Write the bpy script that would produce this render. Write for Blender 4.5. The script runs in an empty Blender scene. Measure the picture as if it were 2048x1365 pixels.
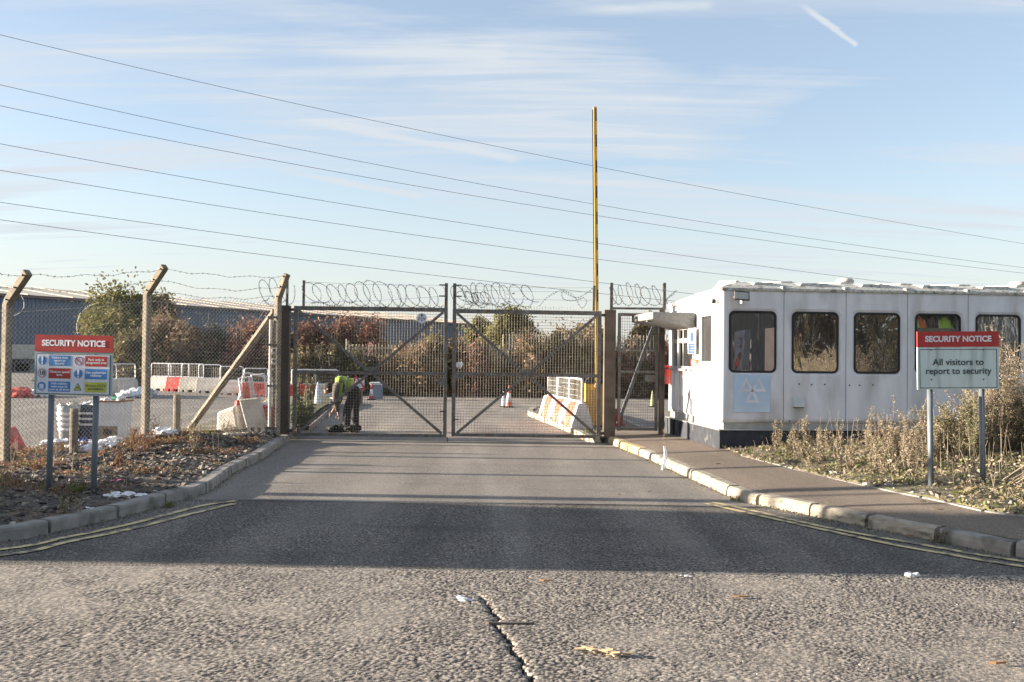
import bpy, bmesh, math, random
import numpy as np
from mathutils import Matrix, Vector, Euler, noise
random.seed(7)
R = math.radians
sc = bpy.context.scene
col = sc.collection
# ------------------------------------------------------------ camera
F = 1991.0                      # focal length in pixels of the 2048 px wide photograph
CAMZ = 1.6
cam_d = bpy.data.cameras.new('camera')
cam_d.sensor_width = 36.0; cam_d.lens = 36.0 * F / 2048.0
cam_d.clip_start = 0.05; cam_d.clip_end = 4000
cam = bpy.data.objects.new('camera', cam_d); col.objects.link(cam)
PITCH = math.atan(29.0 / F); ROLL = R(0.58)
CM = Matrix.Rotation(math.pi/2 + PITCH, 3, 'X') @ Matrix.Rotation(ROLL, 3, 'Z')
cam.matrix_world = Matrix.Translation((0, 0, CAMZ)) @ CM.to_4x4()
sc.camera = cam
# ------------------------------------------------------------ light
SUN_EL, SUN_DIR = R(10.0), R(-2.3)      # sunlight travels towards +X and a touch towards the camera
ldir = Vector((math.cos(SUN_EL)*math.cos(SUN_DIR), math.cos(SUN_EL)*math.sin(SUN_DIR), -math.sin(SUN_EL)))
sun_d = bpy.data.lights.new('sun', 'SUN'); sun_d.energy = 4.8; sun_d.angle = R(0.6); sun_d.color = (1.0, 0.86, 0.70)
sun = bpy.data.objects.new('sun', sun_d); col.objects.link(sun)
sun.rotation_euler = ldir.to_track_quat('-Z', 'Y').to_euler(); sun.location = (-30, 5, 20)
SKY_STRENGTH = 0.065
world = bpy.data.worlds.new('World'); sc.world = world; world.use_nodes = True
wt = world.node_tree; wn = wt.nodes; wl = wt.links
wn.clear()
def wnode(t, **k):
    n = wn.new(t)
    for a, b in k.items(): setattr(n, a, b)
    return n
def wmath(op, a, b=None, c=None, clamp=False):
    n = wn.new('ShaderNodeMath'); n.operation = op; n.use_clamp = clamp
    for i, v in enumerate((a, b, c)):
        if v is None: continue
        if isinstance(v, (int, float)): n.inputs[i].default_value = v
        else: wl.new(v, n.inputs[i])
    return n.outputs[0]
sky = wnode('ShaderNodeTexSky'); sky.sky_type = 'NISHITA'; sky.sun_disc = False
sky.sun_elevation = SUN_EL
tosun = -ldir
sky.sun_rotation = math.atan2(tosun.x, tosun.y)
sky.air_density = 1.0; sky.dust_density = 0.6; sky.ozone_density = 2.0
tc = wnode('ShaderNodeTexCoord')
def dirdot(v):
    n = wn.new('ShaderNodeVectorMath'); n.operation = 'DOT_PRODUCT'
    wl.new(tc.outputs['Generated'], n.inputs[0]); n.inputs[1].default_value = v
    return n.outputs['Value']
# high thin cloud: a plane far above, so streaks flatten towards the horizon
sep = wnode('ShaderNodeSeparateXYZ'); wl.new(tc.outputs['Generated'], sep.inputs[0])
zc = wmath('MAXIMUM', sep.outputs[2], 0.0)
zz = wmath('ADD', zc, 0.12)
cx_ = wmath('DIVIDE', sep.outputs[0], zz); cy_ = wmath('DIVIDE', sep.outputs[1], zz)
comb = wnode('ShaderNodeCombineXYZ'); wl.new(cx_, comb.inputs[0]); wl.new(cy_, comb.inputs[1])
mp = wnode('ShaderNodeMapping'); mp.inputs['Rotation'].default_value = (0, 0, R(14)); mp.inputs['Scale'].default_value = (0.35, 1.0, 1)
wl.new(comb.outputs[0], mp.inputs[0])
n1 = wnode('ShaderNodeTexNoise'); n1.inputs['Scale'].default_value = 1.15; n1.inputs['Detail'].default_value = 9; n1.inputs['Roughness'].default_value = 0.55; n1.inputs['Distortion'].default_value = 1.1
wl.new(mp.outputs[0], n1.inputs['Vector'])
mp2 = wnode('ShaderNodeMapping'); mp2.inputs['Rotation'].default_value = (0, 0, R(-9)); mp2.inputs['Scale'].default_value = (0.5, 5.0, 1); mp2.inputs['Location'].default_value = (3.1, 1.7, 0)
wl.new(comb.outputs[0], mp2.inputs[0])
n2 = wnode('ShaderNodeTexNoise'); n2.inputs['Scale'].default_value = 1.6; n2.inputs['Detail'].default_value = 10; n2.inputs['Roughness'].default_value = 0.6; n2.inputs['Distortion'].default_value = 0.7
wl.new(mp2.outputs[0], n2.inputs['Vector'])
def ramp(v, a, b):
    n = wn.new('ShaderNodeMapRange'); n.interpolation_type = 'SMOOTHSTEP'; n.clamp = True
    wl.new(v, n.inputs[0]); n.inputs[1].default_value = a; n.inputs[2].default_value = b
    return n.outputs[0]
veil = ramp(n1.outputs['Fac'], 0.30, 0.64)
wisp = ramp(n2.outputs['Fac'], 0.42, 0.70)
cl = wmath('MULTIPLY', wmath('ADD', wmath('MULTIPLY', veil, 0.60), wmath('MULTIPLY', wmath('MULTIPLY', wisp, wmath('ADD', veil, .35)), 0.42)), 0.95)
def pixdir(px, py):
    return (CM @ Vector(((px-1024)/F, (682.5-py)/F, -1))).normalized()
def contrail(a, b, width, strength, soft=0.35):
    da, db = pixdir(*a), pixdir(*b)
    n = da.cross(db).normalized(); along = (db-da).normalized()
    d = wmath('ABSOLUTE', wmath('ADD', dirdot(n), wmath('MULTIPLY', wmath('SUBTRACT', n2.outputs['Fac'], 0.5), width*2.0)))
    s = ramp(dirdot(along), da.dot(along), da.dot(along) + (db-da).length*soft)
    e = ramp(dirdot(along), db.dot(along) + (db-da).length*0.05, db.dot(along) - (db-da).length*0.03)
    w = ramp(d, width, 0.0)
    front = ramp(dirdot((0, 1, 0)), 0.2, 0.4)
    return wmath('MULTIPLY', wmath('MULTIPLY', wmath('MULTIPLY', w, s), wmath('MULTIPLY', e, front)), strength)
for a, b, w_, s_, so in [((1590, 0), (1714, 90), 0.0042, 0.95, 0.5), ((500, 330), (835, 392), 0.005, 0.8, 0.6), ((560, 230), (1030, 318), 0.006, 0.5, 0.3), ((480, 95), (1000, 112), 0.012, 0.35, 0.5), ((1100, 25), (1420, 8), 0.007, 0.35, 0.5)]:
    cl = wmath('MAXIMUM', cl, wmath('ADD', cl, contrail(a, b, w_, s_, so)), clamp=False)
cl = wmath('MAXIMUM', cl, 0.28)
cl = wmath('MINIMUM', cl, 0.97)
hz = ramp(zc, 0.30, 0.0)      # milky air low down
cl = wmath('MAXIMUM', cl, wmath('MULTIPLY', hz, 0.72))
mixc = wnode('ShaderNodeMix'); mixc.data_type = 'RGBA'
tint = wnode('ShaderNodeMix'); tint.data_type = 'RGBA'; tint.blend_type = 'MULTIPLY'; tint.inputs[0].default_value = 1
wl.new(sky.outputs[0], tint.inputs[6]); tint.inputs[7].default_value = (1.05, .94, .94, 1)
wl.new(cl, mixc.inputs[0]); wl.new(tint.outputs[2], mixc.inputs[6])
CLOUD = (2.36, 2.55, 2.76, 1)
mixc.inputs[7].default_value = CLOUD
bg = wnode('ShaderNodeBackground'); bg.inputs[1].default_value = SKY_STRENGTH
wl.new(mixc.outputs[2], bg.inputs[0])
wo = wnode('ShaderNodeOutputWorld'); wl.new(bg.outputs[0], wo.inputs[0])
sc.view_settings.view_transform = 'Standard'; sc.view_settings.look = 'None'
sc.view_settings.gamma = 1; sc.view_settings.use_curve_mapping = False
sc.view_settings.exposure = 2.25
sc.render.engine = 'CYCLES'
sc.cycles.use_denoising = True
sc.cycles.max_bounces = 6; sc.cycles.transparent_max_bounces = 16

# ------------------------------------------------------------ pixel -> place (used once to read distances off the photograph)
def ray(px, py):
    v = CM @ Vector(((px-1024)/F, (682.5-py)/F, -1)); return v / v.y
def P(px, py, d): return Vector((0, 0, CAMZ)) + ray(px, py) * d
def G(px, py, z=0.0):
    v = ray(px, py); return Vector((0, 0, CAMZ)) + v * ((z - CAMZ) / v.z)

# ------------------------------------------------------------ materials
MATS = {}
def mat(name, c, rough=0.75, metal=0.0, c2=None, nscale=6.0, ndetail=6, lo=0.35, hi=0.65, bump=0.0, bscale=60.0, bdist=0.01, island=0.0, spec=0.5, stretch=None, dirt=None, dirt_scale=2.0, dirt_lo=.5, dirt_hi=.7, btype='noise', speck=None, sss=0):
    if name in MATS: return MATS[name]
    m = bpy.data.materials.new(name); m.use_nodes = True; MATS[name] = m
    t = m.node_tree; n = t.nodes; l = t.links
    b = n['Principled BSDF']
    b.inputs['Roughness'].default_value = rough; b.inputs['Metallic'].default_value = metal
    b.inputs['Specular IOR Level'].default_value = spec
    tcn = n.new('ShaderNodeTexCoord'); vec = tcn.outputs['Object']
    if stretch:
        mpn = n.new('ShaderNodeMapping'); mpn.inputs['Scale'].default_value = stretch; l.new(vec, mpn.inputs[0]); svec = mpn.outputs[0]
    else: svec = vec
    def noi(sc_, de, v=svec):
        k = n.new('ShaderNodeTexNoise'); k.inputs['Scale'].default_value = sc_; k.inputs['Detail'].default_value = de; l.new(v, k.inputs['Vector']); return k.outputs['Fac']
    def mr(v, a, b_):
        k = n.new('ShaderNodeMapRange'); k.clamp = True; l.new(v, k.inputs[0]); k.inputs[1].default_value = a; k.inputs[2].default_value = b_; return k.outputs[0]
    def mix(f, a, b_, mode='MIX'):
        k = n.new('ShaderNodeMix'); k.data_type = 'RGBA'; k.blend_type = mode
        if isinstance(f, (int, float)): k.inputs[0].default_value = f
        else: l.new(f, k.inputs[0])
        for i, v in ((6, a), (7, b_)):
            if isinstance(v, tuple): k.inputs[i].default_value = (*v[:3], 1)
            else: l.new(v, k.inputs[i])
        return k.outputs[2]
    if c2 is None: c2 = tuple(x*0.8 for x in c)
    cur = mix(mr(noi(nscale, ndetail), lo, hi), c, c2)
    if speck:
        cur = mix(mr(noi(speck[1], 3, vec), speck[2], speck[2]+.08), cur, speck[0])
    if dirt:
        cur = mix(mr(noi(dirt_scale, 9), dirt_lo, dirt_hi), cur, dirt)
    if island:
        g = n.new('ShaderNodeNewGeometry'); h = n.new('ShaderNodeHueSaturation')
        k = n.new('ShaderNodeMapRange'); l.new(g.outputs['Random Per Island'], k.inputs[0]); k.inputs[3].default_value = 1-island; k.inputs[4].default_value = 1+island
        l.new(k.outputs[0], h.inputs['Value']); l.new(cur, h.inputs['Color'])
        k2 = n.new('ShaderNodeMapRange'); mm = n.new('ShaderNodeMath'); mm.operation = 'FRACT'; m2 = n.new('ShaderNodeMath'); m2.operation = 'MULTIPLY'; m2.inputs[1].default_value = 7.31
        l.new(g.outputs['Random Per Island'], m2.inputs[0]); l.new(m2.outputs[0], mm.inputs[0]); l.new(mm.outputs[0], k2.inputs[0]); k2.inputs[3].default_value = 0.47; k2.inputs[4].default_value = 0.53
        l.new(k2.outputs[0], h.inputs['Hue'])
        cur = h.outputs[0]
    l.new(cur, b.inputs['Base Color'])
    if bump:
        bp = n.new('ShaderNodeBump'); bp.inputs['Strength'].default_value = bump; bp.inputs['Distance'].default_value = bdist
        if btype == 'voronoi':
            k = n.new('ShaderNodeTexVoronoi'); k.inputs['Scale'].default_value = bscale; l.new(vec, k.inputs['Vector'])
            iv = n.new('ShaderNodeMath'); iv.operation = 'SUBTRACT'; iv.inputs[0].default_value = 1; l.new(k.outputs['Distance'], iv.inputs[1]); l.new(iv.outputs[0], bp.inputs['Height'])
        else: l.new(noi(bscale, 4), bp.inputs['Height'])
        l.new(bp.outputs[0], b.inputs['Normal'])
    return m
def asphalt_mat(name, chip, gap, scale, bump, bd, patch, pscale=.5, var=.35, noisy=.5):
    m = bpy.data.materials.new(name); m.use_nodes = True; MATS[name] = m
    t = m.node_tree; n = t.nodes; l = t.links; b = n['Principled BSDF']; b.inputs['Roughness'].default_value = .85; b.inputs['Specular IOR Level'].default_value = .35
    tcn = n.new('ShaderNodeTexCoord'); vec = tcn.outputs['Object']
    def N(t_, **k):
        x = n.new(t_)
        for a, v in k.items(): setattr(x, a, v)
        return x
    wn_ = N('ShaderNodeTexNoise'); wn_.inputs['Scale'].default_value = scale*.8; l.new(vec, wn_.inputs['Vector'])
    vm = N('ShaderNodeVectorMath', operation='SCALE'); vm.inputs[3].default_value = .9/scale; l.new(wn_.outputs['Color'], vm.inputs[0])
    va = N('ShaderNodeVectorMath', operation='ADD'); l.new(vec, va.inputs[0]); l.new(vm.outputs[0], va.inputs[1])
    v1 = N('ShaderNodeTexVoronoi'); v1.inputs['Scale'].default_value = scale; l.new(va.outputs[0], v1.inputs['Vector'])
    nz = N('ShaderNodeTexNoise'); nz.inputs['Scale'].default_value = scale*.55; nz.inputs['Detail'].default_value = 5; nz.inputs['Roughness'].default_value = .7; l.new(vec, nz.inputs['Vector'])
    def mr(v, a, b_, c=0, d=1):
        k = N('ShaderNodeMapRange'); k.clamp = True; l.new(v, k.inputs[0])
        for i, q in enumerate((a, b_, c, d)): k.inputs[i+1].default_value = q
        return k.outputs[0]
    def mt(op, a, b_):
        k = N('ShaderNodeMath', operation=op)
        for i, q in enumerate((a, b_)):
            if isinstance(q, (int, float)): k.inputs[i].default_value = q
            else: l.new(q, k.inputs[i])
        return k.outputs[0]
    def mix(f, a, b_, mode='MIX'):
        k = N('ShaderNodeMix', data_type='RGBA', blend_type=mode); 
        if isinstance(f, (int, float)): k.inputs[0].default_value = f
        else: l.new(f, k.inputs[0])
        for i, q in ((6, a), (7, b_)):
            if isinstance(q, tuple): k.inputs[i].default_value = (*q[:3], 1)
            else: l.new(q, k.inputs[i])
        return k.outputs[2]
    sp = N('ShaderNodeSeparateColor'); l.new(v1.outputs['Color'], sp.inputs[0])
    g = mr(mt('ADD', v1.outputs['Distance'], mt('MULTIPLY', mt('SUBTRACT', nz.outputs['Fac'], .5), noisy)), .42, .62)
    c = mix(g, chip, gap)
    c = mix(mr(sp.outputs[0], 0, 1, 0, var), c, tuple(x*.35 for x in chip)); c = mix(mr(sp.outputs[1], .86, 1, 0, .5), c, tuple(min(.8, x*2) for x in chip))
    big = N('ShaderNodeTexNoise'); big.inputs['Scale'].default_value = pscale; big.inputs['Detail'].default_value = 8; l.new(vec, big.inputs['Vector'])
    c = mix(mr(big.outputs['Fac'], .42, .68, 0, .55), c, patch)
    st = N('ShaderNodeTexNoise'); st.inputs['Scale'].default_value = 1.7; st.inputs['Detail'].default_value = 6; mp_ = N('ShaderNodeMapping'); mp_.inputs['Scale'].default_value = (.25, 1, 1); l.new(vec, mp_.inputs[0]); l.new(mp_.outputs[0], st.inputs['Vector'])
    c = mix(mr(st.outputs['Fac'], .54, .72, 0, .35), c, gap)
    # long tyre-polished bands running along the road, and a trail of spilt pale paint
    tp_ = N('ShaderNodeTexNoise'); tp_.inputs['Scale'].default_value = 1.0; tp_.inputs['Detail'].default_value = 5; mq = N('ShaderNodeMapping'); mq.inputs['Scale'].default_value = (1.5, .16, 1); l.new(vec, mq.inputs[0]); l.new(mq.outputs[0], tp_.inputs['Vector'])
    c = mix(mr(tp_.outputs['Fac'], .50, .70, 0, .30), c, tuple(min(.7, x*1.25) for x in chip)); c = mix(mr(tp_.outputs['Fac'], .50, .32, 0, .40), c, gap)
    xyz = N('ShaderNodeSeparateXYZ'); l.new(vec, xyz.inputs[0])
    dx = mt('SUBTRACT', mt('ADD', xyz.outputs[0], .68), mt('MULTIPLY', mt('SUBTRACT', 18.3, xyz.outputs[1]), .0685))
    wob = mt('ADD', dx, mt('MULTIPLY', mt('SUBTRACT', big.outputs['Fac'], .5), .5)); near = mr(mt('ABSOLUTE', wob, 0), .02, .16, 1, 0)
    c = mix(mt('MULTIPLY', near, mr(nz.outputs['Fac'], .50, .66, 0, .6)), c, (.55, .54, .52))
    l.new(c, b.inputs['Base Color'])
    h = mt('ADD', mt('MULTIPLY', mt('SUBTRACT', 1.0, g), .7), mt('MULTIPLY', nz.outputs['Fac'], .9))
    h = mt('ADD', h, mt('MULTIPLY', sp.outputs[2], .35))
    bp = N('ShaderNodeBump'); bp.inputs['Strength'].default_value = bump; bp.inputs['Distance'].default_value = bd; l.new(h, bp.inputs['Height']); l.new(bp.outputs[0], b.inputs['Normal'])
    return m
def leafmat(name, c, c2, rough=0.6, island=0.35, trans=0.25):
    if name in MATS: return MATS[name]
    m = mat(name, c, rough, c2=c2, nscale=1.3, island=island, spec=0.25)
    t = m.node_tree; n = t.nodes; l = t.links; b = n['Principled BSDF']
    src = b.inputs['Base Color'].links[0].from_socket
    tr = n.new('ShaderNodeBsdfTranslucent'); l.new(src, tr.inputs[0]); mx = n.new('ShaderNodeMixShader'); mx.inputs[0].default_value = trans
    l.new(b.outputs[0], mx.inputs[1]); l.new(tr.outputs[0], mx.inputs[2]); l.new(mx.outputs[0], n['Material Output'].inputs[0])
    return m
def glassmat(name, tint, refl=0.35, wav=0.02, wscale=3.0, haze=.10):
    m = bpy.data.materials.new(name); m.use_nodes = True; MATS[name] = m
    t = m.node_tree; n = t.nodes; l = t.links; n.remove(n['Principled BSDF'])
    tp = n.new('ShaderNodeBsdfTransparent'); tp.inputs[0].default_value = (*tint, 1)
    gl = n.new('ShaderNodeBsdfGlossy'); gl.inputs['Roughness'].default_value = 0.03; gl.inputs[0].default_value = (.95, .95, .95, 1)
    tcn = n.new('ShaderNodeTexCoord'); k = n.new('ShaderNodeTexNoise'); k.inputs['Scale'].default_value = wscale; k.inputs['Detail'].default_value = 3; k.inputs['Distortion'].default_value = 1.2
    mg = n.new('ShaderNodeMapping'); mg.inputs['Scale'].default_value = (2.2, 1, .8); l.new(tcn.outputs['Object'], mg.inputs[0]); l.new(mg.outputs[0], k.inputs['Vector'])
    bp = n.new('ShaderNodeBump'); bp.inputs['Strength'].default_value = 1; bp.inputs['Distance'].default_value = wav; l.new(k.outputs['Fac'], bp.inputs['Height']); l.new(bp.outputs[0], gl.inputs['Normal'])
    df = n.new('ShaderNodeBsdfDiffuse'); df.inputs[0].default_value = (.42, .42, .44, 1); m0 = n.new('ShaderNodeMixShader'); m0.inputs[0].default_value = haze
    l.new(tp.outputs[0], m0.inputs[1]); l.new(df.outputs[0], m0.inputs[2])
    mx = n.new('ShaderNodeMixShader'); mx.inputs[0].default_value = refl
    l.new(m0.outputs[0], mx.inputs[1]); l.new(gl.outputs[0], mx.inputs[2]); l.new(mx.outputs[0], n['Material Output'].inputs[0])
    return m

m_conc = mat('weathered_concrete', (.22, .185, .135), .9, c2=(.135, .115, .085), nscale=9, bump=.5, bscale=120, bdist=.006, dirt=(.12, .11, .08), dirt_scale=5, dirt_lo=.58, dirt_hi=.72)
m_kerb = mat('kerb_concrete', (.30, .28, .25), .9, c2=(.20, .19, .17), nscale=7, bump=.6, bscale=90, bdist=.008, dirt=(.10, .09, .07), dirt_scale=3, dirt_lo=.55, dirt_hi=.7)
m_kerbw = mat('worn_kerb_concrete', (.40, .355, .285), .9, c2=(.25, .22, .175), nscale=8, bump=.8, bscale=50, bdist=.012, dirt=(.14, .13, .09), dirt_scale=4, dirt_lo=.58, dirt_hi=.68, stretch=(1, 1, 3))
m_kerby = mat('yellow_stained_kerb', (.36, .31, .23), .9, c2=(.36, .26, .11), nscale=5, bump=.6, bscale=50, bdist=.01)
m_galv = mat('galvanised_steel', (.17, .165, .155), .65, .2, c2=(.10, .095, .085), nscale=14, bump=.2, bscale=200, bdist=.002, dirt=(.13, .08, .05), dirt_scale=8, dirt_lo=.56, dirt_hi=.66)
m_mesh = mat('gate_mesh_wire', (.26, .24, .20), .6, .2, c2=(.15, .12, .09), nscale=5)
m_link = mat('chain_link_wire', (.50, .48, .43), .6, .1, c2=(.36, .34, .30), nscale=4)
m_barb = mat('barbed_wire_steel', (.10, .095, .09), .6, .5)
m_brown = mat('brown_painted_steel', (.13, .10, .075), .65, c2=(.10, .075, .055), nscale=4, bump=.2, bscale=40, bdist=.003, dirt=(.06, .05, .04), dirt_scale=4)
m_grpost = mat('grey_painted_post', (.13, .15, .165), .5, c2=(.10, .12, .135), nscale=6)
m_gelcoat = mat('white_gelcoat', (.76, .765, .80), .42, c2=(.62, .625, .65), nscale=2.2, bump=.10, bscale=7, bdist=.015, dirt=(.34, .33, .30), dirt_scale=1.6, dirt_lo=.50, dirt_hi=.82, stretch=(1.6, 1.6, .5))
m_roofgel = mat('weathered_roof_gelcoat', (.60, .585, .54), .7, c2=(.34, .33, .29), nscale=30, dirt=(.22, .22, .19), dirt_scale=9, dirt_lo=.52, dirt_hi=.62)
m_plinth = mat('dark_painted_plinth', (.018, .022, .03), .8, c2=(.035, .04, .05), nscale=7, dirt=(.15, .15, .15), dirt_scale=5, dirt_lo=.6, dirt_hi=.75, bump=.3, bscale=50, bdist=.004)
m_rubber = mat('black_rubber', (.012, .012, .014), .5)
m_blackp = mat('black_plastic', (.02, .02, .022), .45)
m_alu = mat('white_window_frame', (.42, .42, .40), .5, dirt=(.3, .3, .28), dirt_scale=5)
m_yel = mat('yellow_paint', (.72, .42, .045), .45, c2=(.62, .36, .05), nscale=3)
m_redp = mat('red_plastic', (.55, .035, .025), .5, c2=(.42, .035, .025), nscale=4, dirt=(.3, .16, .12), dirt_scale=6)
m_opl = mat('faded_orange_plastic', (.60, .075, .04), .5, c2=(.62, .12, .07), nscale=4, dirt=(.5, .3, .22), dirt_scale=6)
m_whp = mat('dirty_white_plastic', (.56, .53, .48), .55, c2=(.42, .38, .32), nscale=4, dirt=(.34, .29, .21), dirt_scale=5, dirt_lo=.55, dirt_hi=.75)
m_sred = mat('sign_red', (.48, .035, .03), .45, c2=(.38, .035, .03), nscale=2, stretch=(9, 1, 1.2), dirt=(.34, .06, .05), dirt_scale=1.3, dirt_lo=.5, dirt_hi=.8)
m_ssred = mat('sign_dark_red', (.38, .02, .018), .4)
m_sgrey = mat('sign_pale_grey_green', (.62, .72, .71), .4, c2=(.55, .65, .64), nscale=3, stretch=(9, 1, 1.2), dirt=(.30, .36, .35), dirt_scale=1.3, dirt_lo=.52, dirt_hi=.8)
m_sgrey2 = mat('sign_dull_grey_green', (.33, .42, .43), .4, c2=(.30, .38, .39), nscale=3)
m_swhite = mat('sign_white', (.62, .66, .74), .4, stretch=(9, 1, 1.2), dirt=(.48, .50, .54), dirt_scale=1.3, dirt_lo=.5, dirt_hi=.8)
m_sblue = mat('sign_blue', (.035, .20, .50), .4)
m_syel = mat('sign_yellow', (.48, .52, .07), .4)
m_sink = mat('sign_dark_ink', (.03, .05, .06), .5)
m_slet = mat('sign_white_lettering', (.80, .80, .85), .4)
m_clad = mat('blue_grey_cladding', (.18, .20, .245), .6, c2=(.15, .17, .21), nscale=.05)
m_wroof = mat('cream_roof_sheet', (.60, .54, .44), .8, c2=(.50, .45, .36), nscale=.1)
m_stone = mat('slate_rubble', (.19, .155, .12), .9, c2=(.05, .044, .04), nscale=3, island=.65, bump=.3, bscale=40, bdist=.01)
m_pale = mat('pale_rubble', (.42, .39, .34), .9, c2=(.30, .27, .23), nscale=3, island=.3)
m_palis = mat('palisade_steel', (.60, .54, .42), .6, c2=(.42, .36, .27), nscale=2)
m_litter = mat('white_litter_plastic', (.78, .78, .80), .5, c2=(.6, .6, .62), nscale=8)
m_skin = mat('skin', (.45, .26, .18), .6)
m_black = mat('black_cloth', (.014, .014, .016), .9, c2=(.022, .022, .024), nscale=20)
m_jacket = mat('dark_grey_brown_cloth', (.12, .10, .085), .9, c2=(.07, .06, .05), nscale=12)
m_hivis = mat('hi_vis_yellow_cloth', (.33, .46, .05), .75, c2=(.20, .32, .05), nscale=9)
m_hior = mat('hi_vis_orange_cloth', (.95, .20, .05), .7)
m_hiyel2 = mat('hi_vis_lime_cloth', (.55, .85, .10), .7)
m_reflec = mat('silver_reflective_tape', (.6, .62, .62), .35)
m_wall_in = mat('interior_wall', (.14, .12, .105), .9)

# ------------------------------------------------------------ mesh builder
WM = {}
def tag(o, label=None, cat=None, group=None, kind=None):
    if label: o['label'] = label
    if cat: o['category'] = cat
    if group: o['group'] = group
    if kind: o['kind'] = kind
    return o
def thing(name, label, cat, loc=(0, 0, 0), rz=0.0, group=None):
    o = bpy.data.objects.new(name, None); o.empty_display_size = .2; col.objects.link(o)
    o.location = loc; o.rotation_euler = (0, 0, rz)
    WM[o.name] = Matrix.Translation(loc) @ Matrix.Rotation(rz, 4, 'Z')
    return tag(o, label, cat, group)
class MB:
    def __init__(s): s.v = []; s.f = []
    def add(s, vs, fs):
        o = len(s.v); s.v.extend([tuple(v) for v in vs]); s.f.extend([tuple(i+o for i in f) for f in fs]); return s
    def box(s, a, b, rot=None, piv=None):
        (x0, y0, z0), (x1, y1, z1) = a, b
        vs = [Vector(p) for p in ((x0,y0,z0),(x1,y0,z0),(x1,y1,z0),(x0,y1,z0),(x0,y0,z1),(x1,y0,z1),(x1,y1,z1),(x0,y1,z1))]
        if rot is not None:
            piv = Vector(piv) if piv is not None else (Vector(a)+Vector(b))/2
            vs = [rot @ (v-piv) + piv for v in vs]
        return s.add(vs, [(0,3,2,1),(4,5,6,7),(0,1,5,4),(1,2,6,5),(2,3,7,6),(3,0,4,7)])
    def bar(s, p, q, w, h=None, up=(0, 0, 1)):
        p, q = Vector(p), Vector(q); d = (q-p).normalized(); h = h or w
        a = d.cross(Vector(up))
        if a.length < 1e-4: a = d.cross(Vector((0, 1, 0)))
        a.normalize(); b = a.cross(d).normalized(); a *= w/2; b *= h/2
        return s.add([p-a-b, p+a-b, p+a+b, p-a+b, q-a-b, q+a-b, q+a+b, q-a+b], [(0,3,2,1),(4,5,6,7),(0,1,5,4),(1,2,6,5),(2,3,7,6),(3,0,4,7)])
    def tube(s, pts, r, n=6, cap=True, closed=False):
        pts = [Vector(p) for p in pts]; rs = r if isinstance(r, (list, tuple)) else [r]*len(pts)
        rings = []; ref = None; m = len(pts)
        for i, p in enumerate(pts):
            d = (pts[(i+1) % m] - pts[i-1]) if closed else (pts[min(i+1, m-1)] - pts[max(i-1, 0)])
            if d.length < 1e-9: d = Vector((0, 0, 1))
            d.normalize()
            if ref is None:
                ref = d.cross(Vector((0, 0, 1)))
                if ref.length < .1: ref = d.cross(Vector((0, 1, 0)))
            ref = ref - d*ref.dot(d)
            if ref.length < 1e-6: ref = d.orthogonal()
            ref.normalize(); b = d.cross(ref)
            rings.append([p + (ref*math.cos(2*math.pi*k/n) + b*math.sin(2*math.pi*k/n))*rs[i] for k in range(n)])
        o = len(s.v)
        for rg in rings: s.v.extend(tuple(v) for v in rg)
        for i in range(m if closed else m-1):
            j = (i+1) % m
            for k in range(n):
                s.f.append((o+i*n+k, o+i*n+(k+1) % n, o+j*n+(k+1) % n, o+j*n+k))
        if cap and not closed:
            s.f.append(tuple(o+k for k in reversed(range(n)))); s.f.append(tuple(o+(m-1)*n+k for k in range(n)))
        return s
    def prism(s, poly, y0, y1, fn=None):
        """poly in (x,z), extruded in y"""
        n = len(poly); f = fn or (lambda x, y, z: (x, y, z))
        vs = [f(x, y0, z) for x, z in poly] + [f(x, y1, z) for x, z in poly]
        return s.add(vs, [tuple(range(n)), tuple(reversed(range(n, 2*n)))] + [(i, i+n, (i+1) % n+n, (i+1) % n) for i in range(n)])
    def lathe(s, c, prof, n=16):
        c = Vector(c); o = len(s.v)
        for r, z in prof:
            for k in range(n):
                a = 2*math.pi*k/n; s.v.append((c.x+r*math.cos(a), c.y+r*math.sin(a), c.z+z))
        for i in range(len(prof)-1):
            for k in range(n): s.f.append((o+i*n+k, o+i*n+(k+1) % n, o+(i+1)*n+(k+1) % n, o+(i+1)*n+k))
        s.f.append(tuple(o+k for k in reversed(range(n)))); s.f.append(tuple(o+(len(prof)-1)*n+k for k in range(n)))
        return s
    def blob(s, c, r, sq=1.0, jit=.3, rnd=random, sub=1):
        ico_v, ico_f = ICO[sub]; c = Vector(c); q = Euler((rnd.random()*6, rnd.random()*6, rnd.random()*6)).to_matrix()
        return s.add([(lambda w: (c.x+w.x, c.y+w.y, c.z+w.z*sq))(q @ (v*r*(1+rnd.uniform(-jit, jit)))) for v in ico_v], ico_f)
    def build(s, name, m=None, parent=None, smooth=False, world=True, bevel=0, **k):
        me = bpy.data.meshes.new(name); vs = s.v
        if parent is not None and world:
            r = root_of(parent); iv = WM[r.name].inverted(); vs = [tuple(iv @ Vector(v)) for v in vs]
        me.from_pydata(vs, [], s.f); me.update()
        if m: me.materials.append(m)
        if smooth:
            for p in me.polygons: p.use_smooth = True
        o = bpy.data.objects.new(name, me); col.objects.link(o)
        if parent is not None: o.parent = parent
        if bevel:
            b = o.modifiers.new('bevel', 'BEVEL'); b.width = bevel; b.segments = 2; b.limit_method = 'ANGLE'
        return tag(o, **k) if k else o
def root_of(o):
    while o.parent is not None: o = o.parent
    return o
def _ico(sub):
    bm = bmesh.new(); bmesh.ops.create_icosphere(bm, subdivisions=sub, radius=1)
    v = [x.co.copy() for x in bm.verts]; f = [tuple(y.index for y in x.verts) for x in bm.faces]; bm.free(); return v, f
ICO = {1: _ico(1), 2: _ico(2)}
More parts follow.
